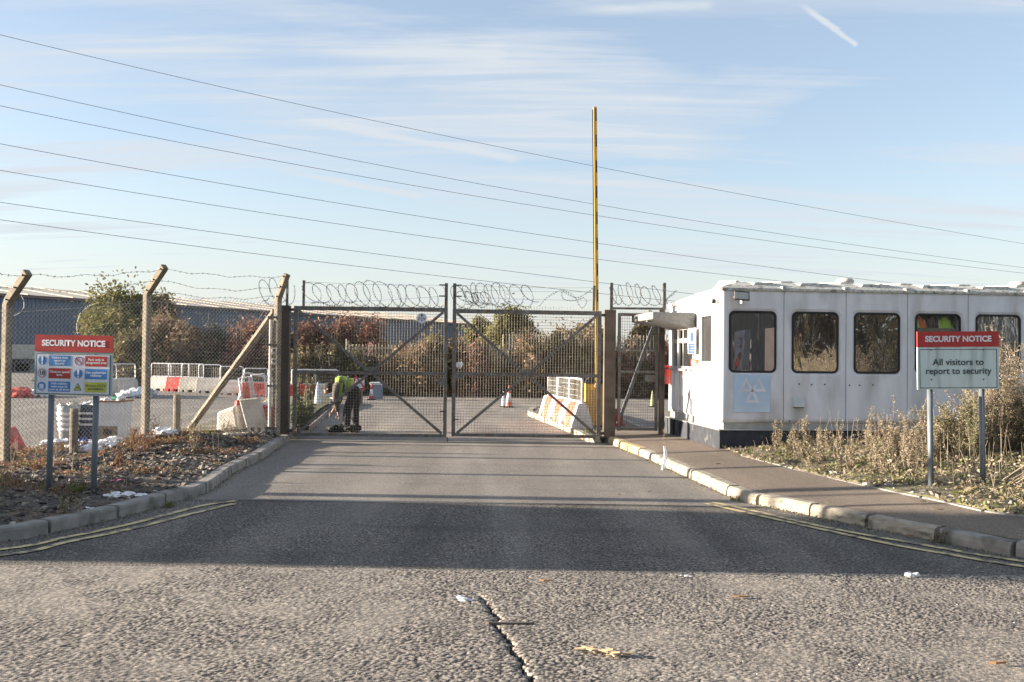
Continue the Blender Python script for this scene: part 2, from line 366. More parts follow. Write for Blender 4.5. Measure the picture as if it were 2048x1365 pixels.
def dup(root, loc, rz=0.0, label=None, scale=None):
    r = root.copy(); col.objects.link(r); r.location = loc; r.rotation_euler = (0, 0, rz)
    if scale: r.scale = scale
    if label: r['label'] = label
    def rec(a, b):
        for ch in a.children:
            c = ch.copy(); col.objects.link(c); c.parent = b; rec(ch, c)
    rec(root, r); return r
def share(parent, base, loc, rot=(0, 0, 0), scale=(1, 1, 1)):
    c = base.copy(); col.objects.link(c); c.parent = parent; c.location = loc; c.rotation_euler = rot; c.scale = scale; return c
def text(s, size, x, z, m, parent, y=-.004, align='CENTER', bold=0.0, name='lettering', space=1.0, M=None, width=None):
    cu = bpy.data.curves.new('t', 'FONT'); cu.body = s; cu.size = size; cu.align_x = align; cu.align_y = 'CENTER'; cu.offset = bold; cu.space_character = space; cu.resolution_u = 3
    o = bpy.data.objects.new('t', cu); col.objects.link(o)
    dg = bpy.context.evaluated_depsgraph_get(); me = bpy.data.meshes.new_from_object(o.evaluated_get(dg))
    bpy.data.objects.remove(o); bpy.data.curves.remove(cu)
    if width and len(me.vertices):
        xs = [v.co.x for v in me.vertices]; k = width/(max(xs)-min(xs))
        for v in me.vertices: v.co.x *= k
    for v in me.vertices:
        co = Vector((x+v.co.x, y, z+v.co.y))
        v.co = (M @ co) if M is not None else co
    me.name = name; me.materials.clear(); me.materials.append(m)
    ob = bpy.data.objects.new(name, me); col.objects.link(ob); ob.parent = parent
    return ob
def smooth01(t): t = max(0, min(1, t)); return t*t*(3-2*t)
def lerp(a, b, t): return a + (b-a)*t
def resample(pts, step):
    out = [pts[0].copy()]; acc = 0
    for i in range(len(pts)-1):
        a, b = pts[i], pts[i+1]; L = (b-a).length; t = step-acc
        while t <= L: out.append(a.lerp(b, t/L)); t += step
        acc = L-(t-step)
    return out
def spline(pts, n=8):
    out = []
    P_ = [pts[0]*2-pts[1]] + pts + [pts[-1]*2-pts[-2]]
    for i in range(1, len(P_)-2):
        for k in range(n):
            t = k/n; a, b, c, d = P_[i-1], P_[i], P_[i+1], P_[i+2]
            out.append(.5*((2*b)+(c-a)*t+(2*a-5*b+4*c-d)*t*t+(3*b-a-3*c+d)*t**3))
    out.append(P_[-2]); return out
V = Vector
# ============================================================ GROUND
def xat(poly, y):
    for a, b in zip(poly, poly[1:]):
        lo, hi = min(a.y, b.y), max(a.y, b.y)
        if lo <= y <= hi and hi > lo: return a.x + (b.x-a.x)*(y-a.y)/(b.y-a.y)
    return poly[0].x if abs(y-poly[0].y) < abs(y-poly[-1].y) else poly[-1].x
KL = [V((-4.05, 18.3, 0))] + [G(*p) for p in ((565, 891), (519, 922), (466, 948), (431, 976), (398, 994), (331, 1010), (258, 1031), (158, 1054), (80, 1071), (0, 1085))] + [V((-5.2, 7.55, 0)), V((-7.2, 6.9, 0)), V((-12, 6.3, 0)), V((-30, 5.9, 0))]
KR = [V((1.78, 18.35, 0))] + [G(*p) for p in ((1230, 893), (1300, 922), (1390, 963), (1480, 1002), (1552, 1018), (1641, 1036), (1757, 1060), (1890, 1085), (2048, 1117))] + [V((5.1, 7.35, 0)), V((7.0, 6.7, 0)), V((12, 6.2, 0)), V((30, 5.8, 0))]
BK = [G(p[0], p[1], .19) for p in ((1480, 909), (1571, 932.5), (1730, 971), (1868, 998), (2048, 1030))] + [V((6.2, 8.6, 0)), V((9, 8.1, 0)), V((30, 7.7, 0))]
FP = [V((-9.3, 9.3, .03)), V((-8.05, 11.45, .02)), V((-6.9, 13.6, .02)), V((-5.76, 15.7, .23)), V((-4.17, 17.7, .14))]
def zfence(y):
    return xat([V((p.z, p.y, 0)) for p in reversed(FP)], y)
def Hl(x, y):
    xl, xf = xat(KL, y)-.12, xat(FP, y)
    t = (xl-x)/max(.2, xl-xf)
    zf = zfence(y)
    n = noise.noise(V((x*1.3, y*1.3, 3)))*.05 + noise.noise(V((x*5, y*5, 1)))*.018
    if t <= 1: return lerp(.11, zf, smooth01(t)) + n*smooth01(t*4) + .06*math.sin(math.pi*max(0, t))
    return lerp(zf, zf*.5-.02, smooth01((xf-x)/1.4)) + n
def Hr(x, y): return .12 + .045*max(0, min(3.5, x-xat(KR, y)))
def Yz(x, y):
    return -.15*smooth01((y-25)/15)*smooth01((x+13)/4) - .07*smooth01((-5-x)/2)*smooth01((25-y)/6)

m_road = asphalt_mat('coarse_chipped_asphalt', (.29, .255, .215), (.028, .028, .029), 46, 1.0, .014, (.13, .12, .105), noisy=.8, var=.55)
m_drive = asphalt_mat('fine_worn_asphalt', (.33, .295, .255), (.11, .10, .09), 90, .75, .005, (.19, .17, .148), pscale=.6)
m_pave = asphalt_mat('brown_pavement_asphalt', (.27, .215, .165), (.11, .09, .07), 95, .7, .005, (.20, .165, .13), pscale=.7)
m_soil = mat('stony_soil', (.12, .10, .085), .95, c2=(.05, .045, .042), nscale=14, bump=.9, bscale=30, bdist=.03, dirt=(.14, .095, .06), dirt_scale=1.6, dirt_lo=.5, dirt_hi=.65)
m_ysoil = mat('weedy_soil', (.15, .13, .08), .95, c2=(.07, .075, .03), nscale=6, bump=.9, bscale=30, bdist=.03, dirt=(.22, .18, .12), dirt_scale=3)
m_far = mat('far_rough_ground', (.13, .12, .08), .95, c2=(.09, .09, .055), nscale=.3)
m_line = mat('worn_yellow_line_paint', (.62, .50, .24), .8, c2=(.52, .43, .24), nscale=20, dirt=(.13, .12, .10), dirt_scale=9, dirt_lo=.47, dirt_hi=.62, bump=.5, bscale=60, bdist=.006)

g = MB().add([(-1500, -1500, -.6), (1500, -1500, -.6), (1500, 2500, -.6), (-1500, 2500, -.6)], [(0, 1, 2, 3)]).build('ground', m_far, kind='structure')
# the crack in the road
CR = [G(*p) for p in ((950, 1190), (972, 1200), (976, 1216), (996, 1236), (994, 1262), (1014, 1274), (1024, 1300), (1044, 1325), (1048, 1345), (1066, 1365), (1074, 1400), (1082, 1470))]
HX0, HX1, HY0, HY1 = -4.6, 4.8, 4.2, 7.45       # the near stretch is built as real relief, chip by chip
b = MB()
for y in (-60, 0, HY0, HY1, 11.3):
    for x in (-200, -30, HX0, HX1, 30, 200): b.v.append((x, y, 0))
for j in range(4):
    for i in range(5):
        if (i, j) != (2, 2): b.f.append((j*6+i, j*6+i+1, (j+1)*6+i+1, (j+1)*6+i))
road = b.build('road', m_road, kind='structure')
def relief():
    rs = np.random.RandomState(5); nx, ny = 900, 300
    ty = np.linspace(0, 1, ny); ys = HY0 + (HY1-HY0)*(ty*.75 + ty*ty*.25); xs = np.linspace(HX0, HX1, nx)
    X, Y = np.meshgrid(xs, ys)
    cell = .0195; gw, gh = int((HX1-HX0)/cell)+4, int((HY1-HY0)/cell)+4
    jx, jy = rs.rand(gh, gw), rs.rand(gh, gw); hh = rs.rand(gh, gw); tone = rs.rand(gh, gw); rad = .55+.45*rs.rand(gh, gw)
    def vnoise(sx, sy, seed):
        r = np.random.RandomState(seed).rand(80, 160); u, v = (X-HX0)*sx+1, (Y-HY0)*sy+1; iu, iv = u.astype(int) % 158, v.astype(int) % 78; fu, fv = u % 1, v % 1; fu = fu*fu*(3-2*fu); fv = fv*fv*(3-2*fv)
        return (r[iv, iu]*(1-fu)+r[iv, iu+1]*fu)*(1-fv)+(r[iv+1, iu]*(1-fu)+r[iv+1, iu+1]*fu)*fv
    wear = .5*vnoise(1.1, .8, 1)+.3*vnoise(3.1, 2.5, 2)+.2*vnoise(9, 8, 3)
    Xw = X + .010*(vnoise(16.5, 19, 11)-.5); Yw = Y + .010*(vnoise(16.5, 19, 12)-.5)
    ci, cj = ((Xw-HX0)/cell).astype(int)+1, ((Yw-HY0)/cell).astype(int)+1
    best = np.full(X.shape, 9.0); bh = np.zeros(X.shape); bt = np.zeros(X.shape)
    for dj in (-1, 0, 1):
        for di in (-1, 0, 1):
            a, c = np.clip(cj+dj, 0, gh-1), np.clip(ci+di, 0, gw-1)
            px = HX0 + (c-1+jx[a, c])*cell; py = HY0 + (a-1+jy[a, c])*cell
            d = np.hypot(Xw-px, Yw-py)/(cell*.62*rad[a, c]); m = d < best
            best = np.where(m, d, best); bh = np.where(m, hh[a, c], bh); bt = np.where(m, tone[a, c], bt)
    dome = np.clip(1-best**3, 0, 1); keep = (bh > .12 + .25*(wear > .62)).astype(float)
    H = dome*keep*(.35+.65*bh)*(.0052 - .0034*np.clip((wear-.42)*3.5, 0, 1)) + .004*vnoise(.9, .9, 7)+.0015*vnoise(30, 20, 8)
    chip = np.clip(dome*1.6, 0, 1)*keep
    fines = np.clip((wear-.40)*2.6, 0, .8)
    chip = np.maximum(chip, fines*.7)
    # crack
    cy = np.array([p.y for p in CR][::-1]); cxs = np.array([p.x for p in CR][::-1]); yy = ys
    cx = np.interp(yy, cy, cxs) + .010*np.sin(yy*23)+.007*np.sin(yy*57+1)+.002*np.sin(yy*131)
    w = (.007+.007*np.abs(np.sin(yy*7.3+.6)))*np.clip((cy[-1]-yy)*3, 0, 1)
    dc = np.abs(X-cx[:, None]); inc = (dc < w[:, None]) & (yy[:, None] < cy[-1])
    H = np.where(inc, -.028, H); H = H - .006*np.exp(-(dc/.03)**2)*(yy[:, None] < cy[-1]); chip = np.where(inc, 0, chip)
    edge = np.minimum(np.minimum(X-HX0, HX1-X), np.minimum(Y-HY0, HY1-Y)); H = H*np.clip(edge/.05, 0, 1)
    co = np.stack([X, Y, H], -1).reshape(-1, 3).astype('f4')
    me = bpy.data.meshes.new('worn_chippings'); nq = (nx-1)*(ny-1)
    me.vertices.add(nx*ny); me.vertices.foreach_set('co', co.ravel())
    k = (np.arange(ny-1)[:, None]*nx + np.arange(nx-1)[None, :]).ravel(); q = np.stack([k, k+1, k+nx+1, k+nx], -1).astype('i4')
    me.loops.add(nq*4); me.loops.foreach_set('vertex_index', q.ravel()); me.polygons.add(nq); me.polygons.foreach_set('loop_start', np.arange(0, nq*4, 4, dtype='i4')); me.polygons.foreach_set('use_smooth', np.ones(nq, dtype=bool))
    me.update(calc_edges=True)
    for nm, arr in (('chip', chip), ('tone', bt), ('wear', wear)):
        at = me.attributes.new(nm, 'FLOAT', 'POINT'); at.data.foreach_set('value', arr.ravel().astype('f4'))
    m = bpy.data.materials.new('chippings_relief'); m.use_nodes = True; t = m.node_tree; n = t.nodes; l = t.links; bs = n['Principled BSDF']; bs.inputs['Roughness'].default_value = .85; bs.inputs['Specular IOR Level'].default_value = .3
    def att(a): x = n.new('ShaderNodeAttribute'); x.attribute_name = a; return x.outputs['Fac']
    def mix(f, a, c):
        x = n.new('ShaderNodeMix'); x.data_type = 'RGBA'; l.new(f, x.inputs[0])
        for i, v in ((6, a), (7, c)):
            if isinstance(v, tuple): x.inputs[i].default_value = (*v, 1)
            else: l.new(v, x.inputs[i])
        return x.outputs[2]
    stone = mix(att('tone'), (.26, .23, .195), (.46, .405, .335)); c = mix(att('chip'), (.032, .03, .031), stone)
    tcn = n.new('ShaderNodeTexCoord'); nz = n.new('ShaderNodeTexNoise'); nz.inputs['Scale'].default_value = .8; nz.inputs['Detail'].default_value = 7; l.new(tcn.outputs['Object'], nz.inputs['Vector'])
    mr = n.new('ShaderNodeMapRange'); mr.inputs[1].default_value = .48; mr.inputs[2].default_value = .7; mr.inputs[4].default_value = .5; l.new(nz.outputs['Fac'], mr.inputs[0]); c = mix(mr.outputs[0], c, (.15, .135, .12))
    l.new(c, bs.inputs['Base Color'])
    n2 = n.new('ShaderNodeTexNoise'); n2.inputs['Scale'].default_value = 160; l.new(tcn.outputs['Object'], n2.inputs['Vector']); bp = n.new('ShaderNodeBump'); bp.inputs['Distance'].default_value = .002; bp.inputs['Strength'].default_value = .7; l.new(n2.outputs['Fac'], bp.inputs['Height']); l.new(bp.outputs[0], bs.inputs['Normal'])
    me.materials.append(m); o = bpy.data.objects.new('worn_chippings', me); col.objects.link(o); o.parent = road; o['kind'] = 'stuff'
relief()
b = MB(); ys = [10.55 + i*.25 for i in range(32)]
def drive_edge(x): return 10.75 + .04*math.sin(x*1.7) - .012*x
for j, y in enumerate(ys):
    for i in range(12):
        x = -4.6 + i*(9.4/11)
        b.v.append((x, drive_edge(x) if j == 0 else y + .28, .004))
for j in range(len(ys)-1):
    for i in range(11): b.f.append((j*12+i, j*12+i+1, (j+1)*12+i+1, (j+1)*12+i))
b.build('driveway', m_drive, kind='structure')
b = MB(); nx, ny = 60, 50
for j in range(ny+1):
    for i in range(nx+1):
        x = -110 + 190*i/nx; y = 11.2 + 70*(j/ny)**1.3; b.v.append((x, y, Yz(x, y)-.004))
for j in range(ny):
    for i in range(nx): k = j*(nx+1)+i; b.f.append((k, k+1, k+nx+2, k+nx+1))
b.build('yard', m_drive, kind='structure', smooth=True)

# yellow lines (double), children of the road
def ribbon(pts, w, z):
    b = MB(); n = len(pts)
    for i, p in enumerate(pts):
        d = (pts[min(i+1, n-1)]-pts[max(i-1, 0)]).normalized(); s = V((-d.y, d.x, 0))*w/2
        b.v += [(p.x-s.x, p.y-s.y, z), (p.x+s.x, p.y+s.y, z)]
    for i in range(n-1): b.f.append((2*i, 2*i+1, 2*i+3, 2*i+2))
    return b
WM['road'] = Matrix.Identity(4)
for px, ext in ((((472, 1003), (400, 1014), (264, 1049), (130, 1077), (0, 1101)), ((-5.3, 7.2), (-7.3, 6.58), (-12, 6.0))),
                (((468, 1009), (400, 1025), (264, 1059), (130, 1087), (0, 1112.6)), ((-5.35, 7.03), (-7.35, 6.40), (-12, 5.82))),
                (((1418, 1005), (1480, 1017), (1646, 1055), (1840, 1090.6), (2048, 1125)), ((5.2, 7.0), (7.1, 6.38), (12, 5.9))),
                (((1412, 1008), (1480, 1024), (1757, 1085), (1900, 1111), (2048, 1135)), ((5.15, 6.83), (7.05, 6.2), (12, 5.72)))):
    pts = [G(*p) for p in px] + [V((x, y, 0)) for x, y in ext]
    ribbon(spline(pts, 6), .075, .0085).build('yellow_line', m_line, road)

# kerbs
def kerb_run(parent, poly, side, m, L=.78, h=.12, w=.14, zf=None, mats=None, name='kerb_stone', seed=1, round_=.02):
    rnd = random.Random(seed); fine = resample(poly, .04); step = int(L/.04); i = 0; k = 0
    while i+6 < len(fine):
        j = min(i+step, len(fine)-1); seg = fine[i:j]
        if len(seg) < 4: break
        pts = [seg[0], seg[len(seg)//3], seg[2*len(seg)//3], seg[-1]]; b = MB(); dz = rnd.uniform(-.006, .006); off = rnd.uniform(-.008, .008)
        prof = [(0, -.05), (0, h-round_*1.4), (round_*.35, h-round_*.4), (round_, h), (w, h), (w, -.05)]
        for q, p in enumerate(pts):
            d = (pts[min(q+1, 3)]-pts[max(q-1, 0)]).normalized(); s = V((-d.y, d.x, 0))*side
            for u, z in prof:
                c = p + s*(u+off); z2 = (z if z > 0 else z)*1.0 + dz + (zf(c) if zf else 0)
                b.v.append((c.x + rnd.uniform(-1, 1)*.002, c.y, z2 + rnd.uniform(-1, 1)*.002))
        n = len(prof)
        for q in range(3):
            for r in range(n): b.f.append((q*n+r, q*n+(r+1) % n, (q+1)*n+(r+1) % n, (q+1)*n+r))
        b.f.append(tuple(reversed(range(n)))); b.f.append(tuple(3*n+r for r in range(n)))
        o = b.build(name, mats(k, pts[1]) if mats else m, parent)
        i = j; k += 1
kl = thing('kerb', None, None); kl['kind'] = 'structure'
kerb_run(kl, spline(KL, 10), 1 if False else -1, m_kerb, L=.9, seed=3)
kr = thing('kerb', None, None); kr['kind'] = 'structure'
kerb_run(kr, spline(KR, 10), 1, m_kerbw, L=.76, seed=5, round_=.04, w=.15, mats=lambda k, p: m_kerby if p.y > 15.9 else (m_kerbw if p.y > 9.2 else m_kerb))
# pavement on the right
b = MB(); ys = [5.9 + i*.1 for i in range(13)] + [7.2+i*.3 for i in range(46)]
for y in ys:
    x0 = xat(KR, min(y, 18.3)) + .13; x1 = xat(BK, y) if y < 15.0 else (3.6 + (min(1, (y-15.0)/.25))*0 + (9 if y < 15.75 else 0))
    x1 = max(x1, x0+.2)
    if y > 18.3: x0 = 1.78
    for i in range(9):
        x = lerp(x0, x1, i/8); b.v.append((x, y, (.12 if i == 0 else Hr(x, min(y, 18.3))) - .002 - (.02*smooth01((y-18.5)/2))))
for j in range(len(ys)-1):
    for i in range(8): b.f.append((j*9+i, j*9+i+1, (j+1)*9+i+1, (j+1)*9+i))
b.build('pavement', m_pave, kind='structure', smooth=True)
eb = thing('pavement_edging', None, None); eb['kind'] = 'structure'
kerb_run(eb, spline(BK[:6], 8), 1, m_kerb, L=.9, h=.007, w=.035, zf=lambda c: Hr(c.x, c.y)+.0, name='edging_stone', seed=8, round_=.006)
# verges
b = MB(); ys = [6.0 + i*.14 for i in range(86)]; NX = 60
for y in ys:
    x0, x1 = xat(FP, y)-1.5, xat(KL, y)-.11
    if y < 7.9: x0 = min(x0, -14)
    if y > 17.4: x0 = xat(FP, y)-1.5
    for i in range(NX+1):
        x = lerp(x0, x1, i/NX); b.v.append((x, y, Hl(x, y) if 0 < i < NX else (.108 if i == NX else -.12)))
for j in range(len(ys)-1):
    for i in range(NX): k = j*(NX+1)+i; b.f.append((k, k+1, k+NX+2, k+NX+1))
b.build('verge', m_soil, kind='structure', smooth=True)
b = MB(); ys = [6.2 + i*.2 for i in range(46)]; NX = 50
for y in ys:
    x0 = xat(BK, min(y, BK[0].y)) + .03
    for i in range(NX+1):
        x = x0 + 24*(i/NX)**2; b.v.append((x, y, Hr(x, y) - .006 + (0 if i == 0 else .03+.07*noise.noise(V((x*1.5, y*1.5, 9)))*smooth01(i/6))))
for j in range(len(ys)-1):
    for i in range(NX): k = j*(NX+1)+i; b.f.append((k, k+1, k+NX+2, k+NX+1))
b.build('verge', m_ysoil, kind='structure', smooth=True)
# inner planting strip at the left of the yard entrance and its kerb
KI = [V((-4.25, 18.6, 0)), G(600, 866), G(625, 848), G(648, 826), G(672, 808), V((-6.2, 34, 0))]
b = MB()
for p in spline(KI, 6):
    for u, z in ((-.13, .10), (-.9, .16), (-2.1, .12), (-2.3, -.1)): b.v.append((p.x+u, p.y, z + .03*noise.noise(V((u*3, p.y*2, 0)))*(u < -.2)))
for j in range(len(b.v)//4-1):
    for i in range(3): b.f.append((j*4+i, (j+1)*4+i, (j+1)*4+i+1, j*4+i+1))
b.build('verge', m_ysoil, kind='structure')
ki = thing('kerb', None, None); ki['kind'] = 'structure'
kerb_run(ki, list(reversed(spline(KI, 8))), 1, m_kerb, L=.9, seed=11)
# kerb along the back of the stony verge
KB = [V((xat(FP, y)-1.45, y, 0)) for y in (9.5, 11, 12.5, 14, 15.5, 17, 18.6)] 
kb = thing('kerb', None, None); kb['kind'] = 'structure'
kerb_run(kb, KB, 1, m_kerb, L=.9, h=.06, seed=12)
# island right inside the gate
IS = [V((1.72, 18.5, 0)), G(1190, 884), G(1160, 870), G(1130, 856), G(1100, 845), G(1078, 836), G(1066, 829), G(1080, 822), V((1.35, 28.6, 0)), V((2.35, 27, 0)), V((2.6, 24, 0)), V((2.7, 20.6, 0))]
isl = spline(IS, 5)
b = MB(); c = V((1.9, 22, .105)); b.v.append(tuple(c)); b.v += [(lerp(p.x, c.x, .03), p.y, .105) for p in isl]
b.f = [(0, i+1, i) for i in range(1, len(isl))] + [(0, 1, len(isl))]
b.build('traffic_island', m_pave, kind='structure')
kk = thing('kerb', None, None); kk['kind'] = 'structure'
kerb_run(kk, isl, 1, m_kerbw, L=.8, h=.12, seed=14)

# ============================================================ WAREHOUSE
S0 = V((-57.6, 112, 0)); D = V((.47, .883, 0)).normalized(); Nn = V((-D.y, D.x, 0))   # Nn points away to the left/behind
wh = thing('warehouse', 'long blue-grey corrugated warehouse with cream sheet roof beyond the yard', 'warehouse', (0, 0, 0))
def wp(s, n, z): q = S0 + D*s + Nn*n; return (q.x, q.y, z)
s0, s1 = -45, 105.6
b = MB(); k = 0; s = s0; st = .55
while s < s1:      # corrugated wall: real ribs
    for a, o_ in ((0, 0), (.22, 0), (.27, .09), (.50, .09)):
        b.v += [wp(s+a, o_, -1), wp(s+a, o_, 7.75)]
    s += st
b.f = [(2*i, 2*i+2, 2*i+3, 2*i+1) for i in range(len(b.v)//2-1)]
b.build('corrugated_wall', m_clad, wh)
b = MB().box((0, 0, 0), (0, 0, 0)); b = MB()
b.add([wp(s0, -.25, 7.7), wp(s1, -.25, 7.7), wp(s1, -.25, 8.0), wp(s0, -.25, 8.0), wp(s0, .1, 7.7), wp(s1, .1, 7.7)], [(0, 1, 2, 3), (0, 4, 5, 1)])
b.build('gutter', mat('brownish_fascia', (.30, .22, .20), .8), wh)
b = MB(); n = 60
for i in range(n+1):
    s = lerp(s0, s1+.3, i/n)
    b.v += [wp(s, -.4, 8.0), wp(s, 15, 10.0+.0), wp(s, 30, 8.0)]
for i in range(n): b.f += [(3*i, 3*i+3, 3*i+4, 3*i+1), (3*i+1, 3*i+4, 3*i+5, 3*i+2)]
b.build('roof', m_wroof, wh)
b = MB()
for i in range(26):     # roof seams
    s = lerp(s0, s1, i/25); b.bar(wp(s, -.4, 8.05), wp(s, 15, 10.05), .12)
b.build('roof_seams', mat('grey_roof_flashing', (.42, .36, .30), .8), wh, kind='stuff')
b = MB().add([wp(s1, 0, -1), wp(s1, 30, -1), wp(s1, 30, 8), wp(s1, 15, 10), wp(s1, 0, 8)], [(0, 1, 2, 3, 4)])
b.build('gable_wall', m_clad, wh)
# long white trailer in front of the warehouse
tr = thing('parked_trailer', 'long white box trailer parked far behind the wire fence at the left edge', 'trailer')
a0, a1 = P(-110, 690, 74), P(66, 690, 76)
zt, zb = 2.05, .95
b = MB(); b.add([(a0.x, a0.y, zb), (a1.x, a1.y, zb), (a1.x, a1.y+2.5, zb), (a0.x, a0.y+2.5, zb), (a0.x, a0.y, zt), (a1.x, a1.y, zt), (a1.x, a1.y+2.5, zt), (a0.x, a0.y+2.5, zt)], [(0,3,2,1),(4,5,6,7),(0,1,5,4),(1,2,6,5),(2,3,7,6),(3,0,4,7)])
b.build('box_body', m_whp, tr, bevel=.04)
b = MB().box((a0.x, a0.y+.2, .6), (a1.x, a1.y+2.0, .95)); b.build('chassis', m_blackp, tr)
for x in (a1.x-.9, a1.x-2.1, a0.x+2):
    MB().tube([(x, a1.y+.1, .3), (x, a1.y+.45, .3)], .5, 16).build('wheel', m_rubber, tr)

# ============================================================ LEFT FENCE
fence = thing('chain_link_fence', 'galvanised chain-link fence with cranked concrete posts along the stony verge', 'fence', (-6.9, 13.6, 0))
def quad_post(b, pts, w, dvec, t):
    """rectangular concrete post bent in a plane; pts centre line, dvec = facing (thickness) direction"""
    pts = [V(p) for p in pts]; dv = V(dvec).normalized(); n = len(pts); o = len(b.v)
    for i, p in enumerate(pts):
        d = (pts[min(i+1, n-1)]-pts[max(i-1, 0)]).normalized(); s = d.cross(dv).normalized()*(w/2); q = dv*(t/2)
        b.v += [tuple(p-s-q), tuple(p+s-q), tuple(p+s+q), tuple(p-s+q)]
    for i in range(n-1):
        for k in range(4): b.f.append((o+i*4+k, o+i*4+(k+1) % 4, o+(i+1)*4+(k+1) % 4, o+(i+1)*4+k))
    b.f += [(o+3, o+2, o+1, o), tuple(o+(n-1)*4+k for k in range(4))]
BH = 2.27            # height of the bend above the foot
arms = {}
for i, p in enumerate(FP):
    a = FP[min(i+1, 4)] - FP[max(i-1, 0)]; a.z = 0; a.normalize(); out = V((a.y, -a.x, 0))
    zb = {2: P(23, 606, 13.6).z, 3: P(290, 586, 15.7).z, 4: P(549, 598, 17.7).z}.get(i, p.z+BH)
    zt = {2: P(64, 547, 13.6).z, 3: P(333, 536, 15.7).z, 4: P(563, 549, 17.7).z}.get(i, zb+.42)
    k = .17 if i == 4 else .42
    base, bend, tip = V((p.x, p.y, p.z-.3)), V((p.x, p.y, zb)), V((p.x, p.y, zt)) + out*k
    if i == 4: out = V((.95, -.3, 0)); tip = V((p.x, p.y, zt)) + out*k
    b = MB(); quad_post(b, [base, bend-V((0, 0, .03)), bend+(tip-bend)*.08, tip], .105, a, .10)
    b.build('concrete_post', m_conc, fence, bevel=.012)
    arms[i] = (bend, tip)
    for t in (.1, .5, .9):
        c = bend.lerp(tip, t); MB().tube([c - a*.075, c + a*.075], .012, 6).build('wire_eye', m_barb, fence)
# diagonal strut behind the last post
sb = G(380, 858, .12); stp = V((FP[4].x-.06, FP[4].y+.05, P(549, 622, 17.7).z))
b = MB(); quad_post(b, [sb - (stp-sb)*.05, stp], .11, (1, .3, 0), .11); b.build('diagonal_strut', m_conc, fence, bevel=.01)
# chain link
for i in range(4):
    a, c = FP[i], FP[i+1]; L = (V((c.x, c.y, 0))-V((a.x, a.y, 0))).length; n = int(L/.034)
    za, zc = a.z+.02, c.z+.02; ta, tc_ = (arms[i][0].z-.07), (arms[i+1][0].z-.07)
    dirv = V((c.x-a.x, c.y-a.y, 0))/L; nrm = V((dirv.y, -dirv.x, 0))
    if i < 4: off = nrm*.085
    b = MB(); pit = .068; hh = .030
    for k in range(-2, n+3):      # each woven wire zigzags over its half pitch
        pts = []; z = 0; q = 0; x0 = k*pit/2*1.0
        if k % 1: continue
        if k*pit/2 > L: break
        u = k*pit/2
        f = max(0, min(1, u/L)); zlo, zhi = lerp(za, zc, f), lerp(ta, tc_, f)
        zz_ = zlo
        m_ = 0; pts = []
        while zz_ < zhi + (.04 if (m_ + k) % 2 else 0):
            sgn = 1 if (m_ + k) % 2 else -1
            uu = u + sgn*pit/4
            bulge = .03*noise.noise(V((uu*1.2, zz_*1.2, i*3.3)))
            pts.append(V((a.x, a.y, 0)) + dirv*uu + off + nrm*(bulge + .004*sgn*(1 if k % 2 else -1)) + V((0, 0, zz_ + .02*noise.noise(V((uu*2, zz_*2, 7))))))
            zz_ += hh*1.15; m_ += 1
        if k % 2: pts = [p_ + V((0, 0, 0)) for p_ in pts]
        if len(pts) > 2: b.tube(pts, .0032, 3, cap=False)
    b.build('chain_link_mesh', m_link, fence, kind='stuff')
    # straining wires
    for t in (.03, .5, .97):
        MB().tube([V((a.x, a.y, lerp(za, ta, t)))+off, V(((a.x+c.x)/2, (a.y+c.y)/2, lerp((za+zc)/2, (ta+tc_)/2, t)-.015))+off, V((c.x, c.y, lerp(zc, tc_, t)))+off], .0025, 4).build('straining_wire', m_link, fence)
def barbed(b, pts, r=.0028, every=.11, rnd=random):
    b.tube(pts, r, 3, cap=False)
    for p in resample([V(q) for q in pts], every):
        for q in range(2):
            d = V((rnd.uniform(-1, 1), rnd.uniform(-.5, .5), rnd.uniform(-1, 1))).normalized()*.021
            b.tube([p-d, p+d], .0026, 3, cap=False)
for i in range(4):
    for t, w in ((.1, .0), (.5, .01), (.9, .02)):
        A, B = arms[i][0].lerp(arms[i][1], t), arms[i+1][0].lerp(arms[i+1][1], t); sag = .05 + .03*((i*3+int(t*10)) % 3)
        pts = [A.lerp(B, q/10) - V((0, 0, sag*math.sin(math.pi*q/10) - .02*math.sin(q*1.9+t*5+i))) for q in range(11)]
        b = MB(); barbed(b, pts); b.build('barbed_wire', m_barb, fence)
# loose wire hoop and tail hanging on the fence
for d_, q_ in ((13.9, ((43, 592), (48, 602), (48, 615), (40, 626), (28, 632))), (14.9, ((155, 668), (153, 650), (160, 628), (175, 614), (192, 607)))):
    MB().tube([P(q[0], q[1], d_) for q in q_], .004, 4).build('loose_wire', m_link, fence)
# conduit & key safes on the last post
cd_ = V((FP[4].x-.115, FP[4].y-.03, 0))
MB().tube([cd_ + V((0, 0, .1)), cd_ + V((0, 0, P(541, 640, 17.7).z))], .028, 10).build('cable_conduit', m_whp, fence)
for z in (560+75, 690, 772, 856): MB().box((cd_.x-.045, cd_.y-.05, P(541, z, 17.7).z-.02), (cd_.x+.10, cd_.y-.02, P(541, z, 17.7).z+.02)).build('conduit_clip', m_barb, fence)
for z, lab in ((703, 'upper small grey key safe screwed to the last concrete fence post'), (724, 'lower small grey key safe screwed to the last concrete fence post')):
    c = P(548.5, z, 17.62); ks = thing('key_safe', lab, 'key safe', c, 0, 'key safes on the concrete post')
    MB().box((c.x-.04, c.y-.03, c.z-.055), (c.x+.04, c.y+.012, c.z+.055)).build('case', m_alu, ks, bevel=.01)
    MB().box((c.x-.026, c.y-.036, c.z-.005), (c.x+.026, c.y-.03, c.z+.04)).build('dial_cover', m_blackp, ks)
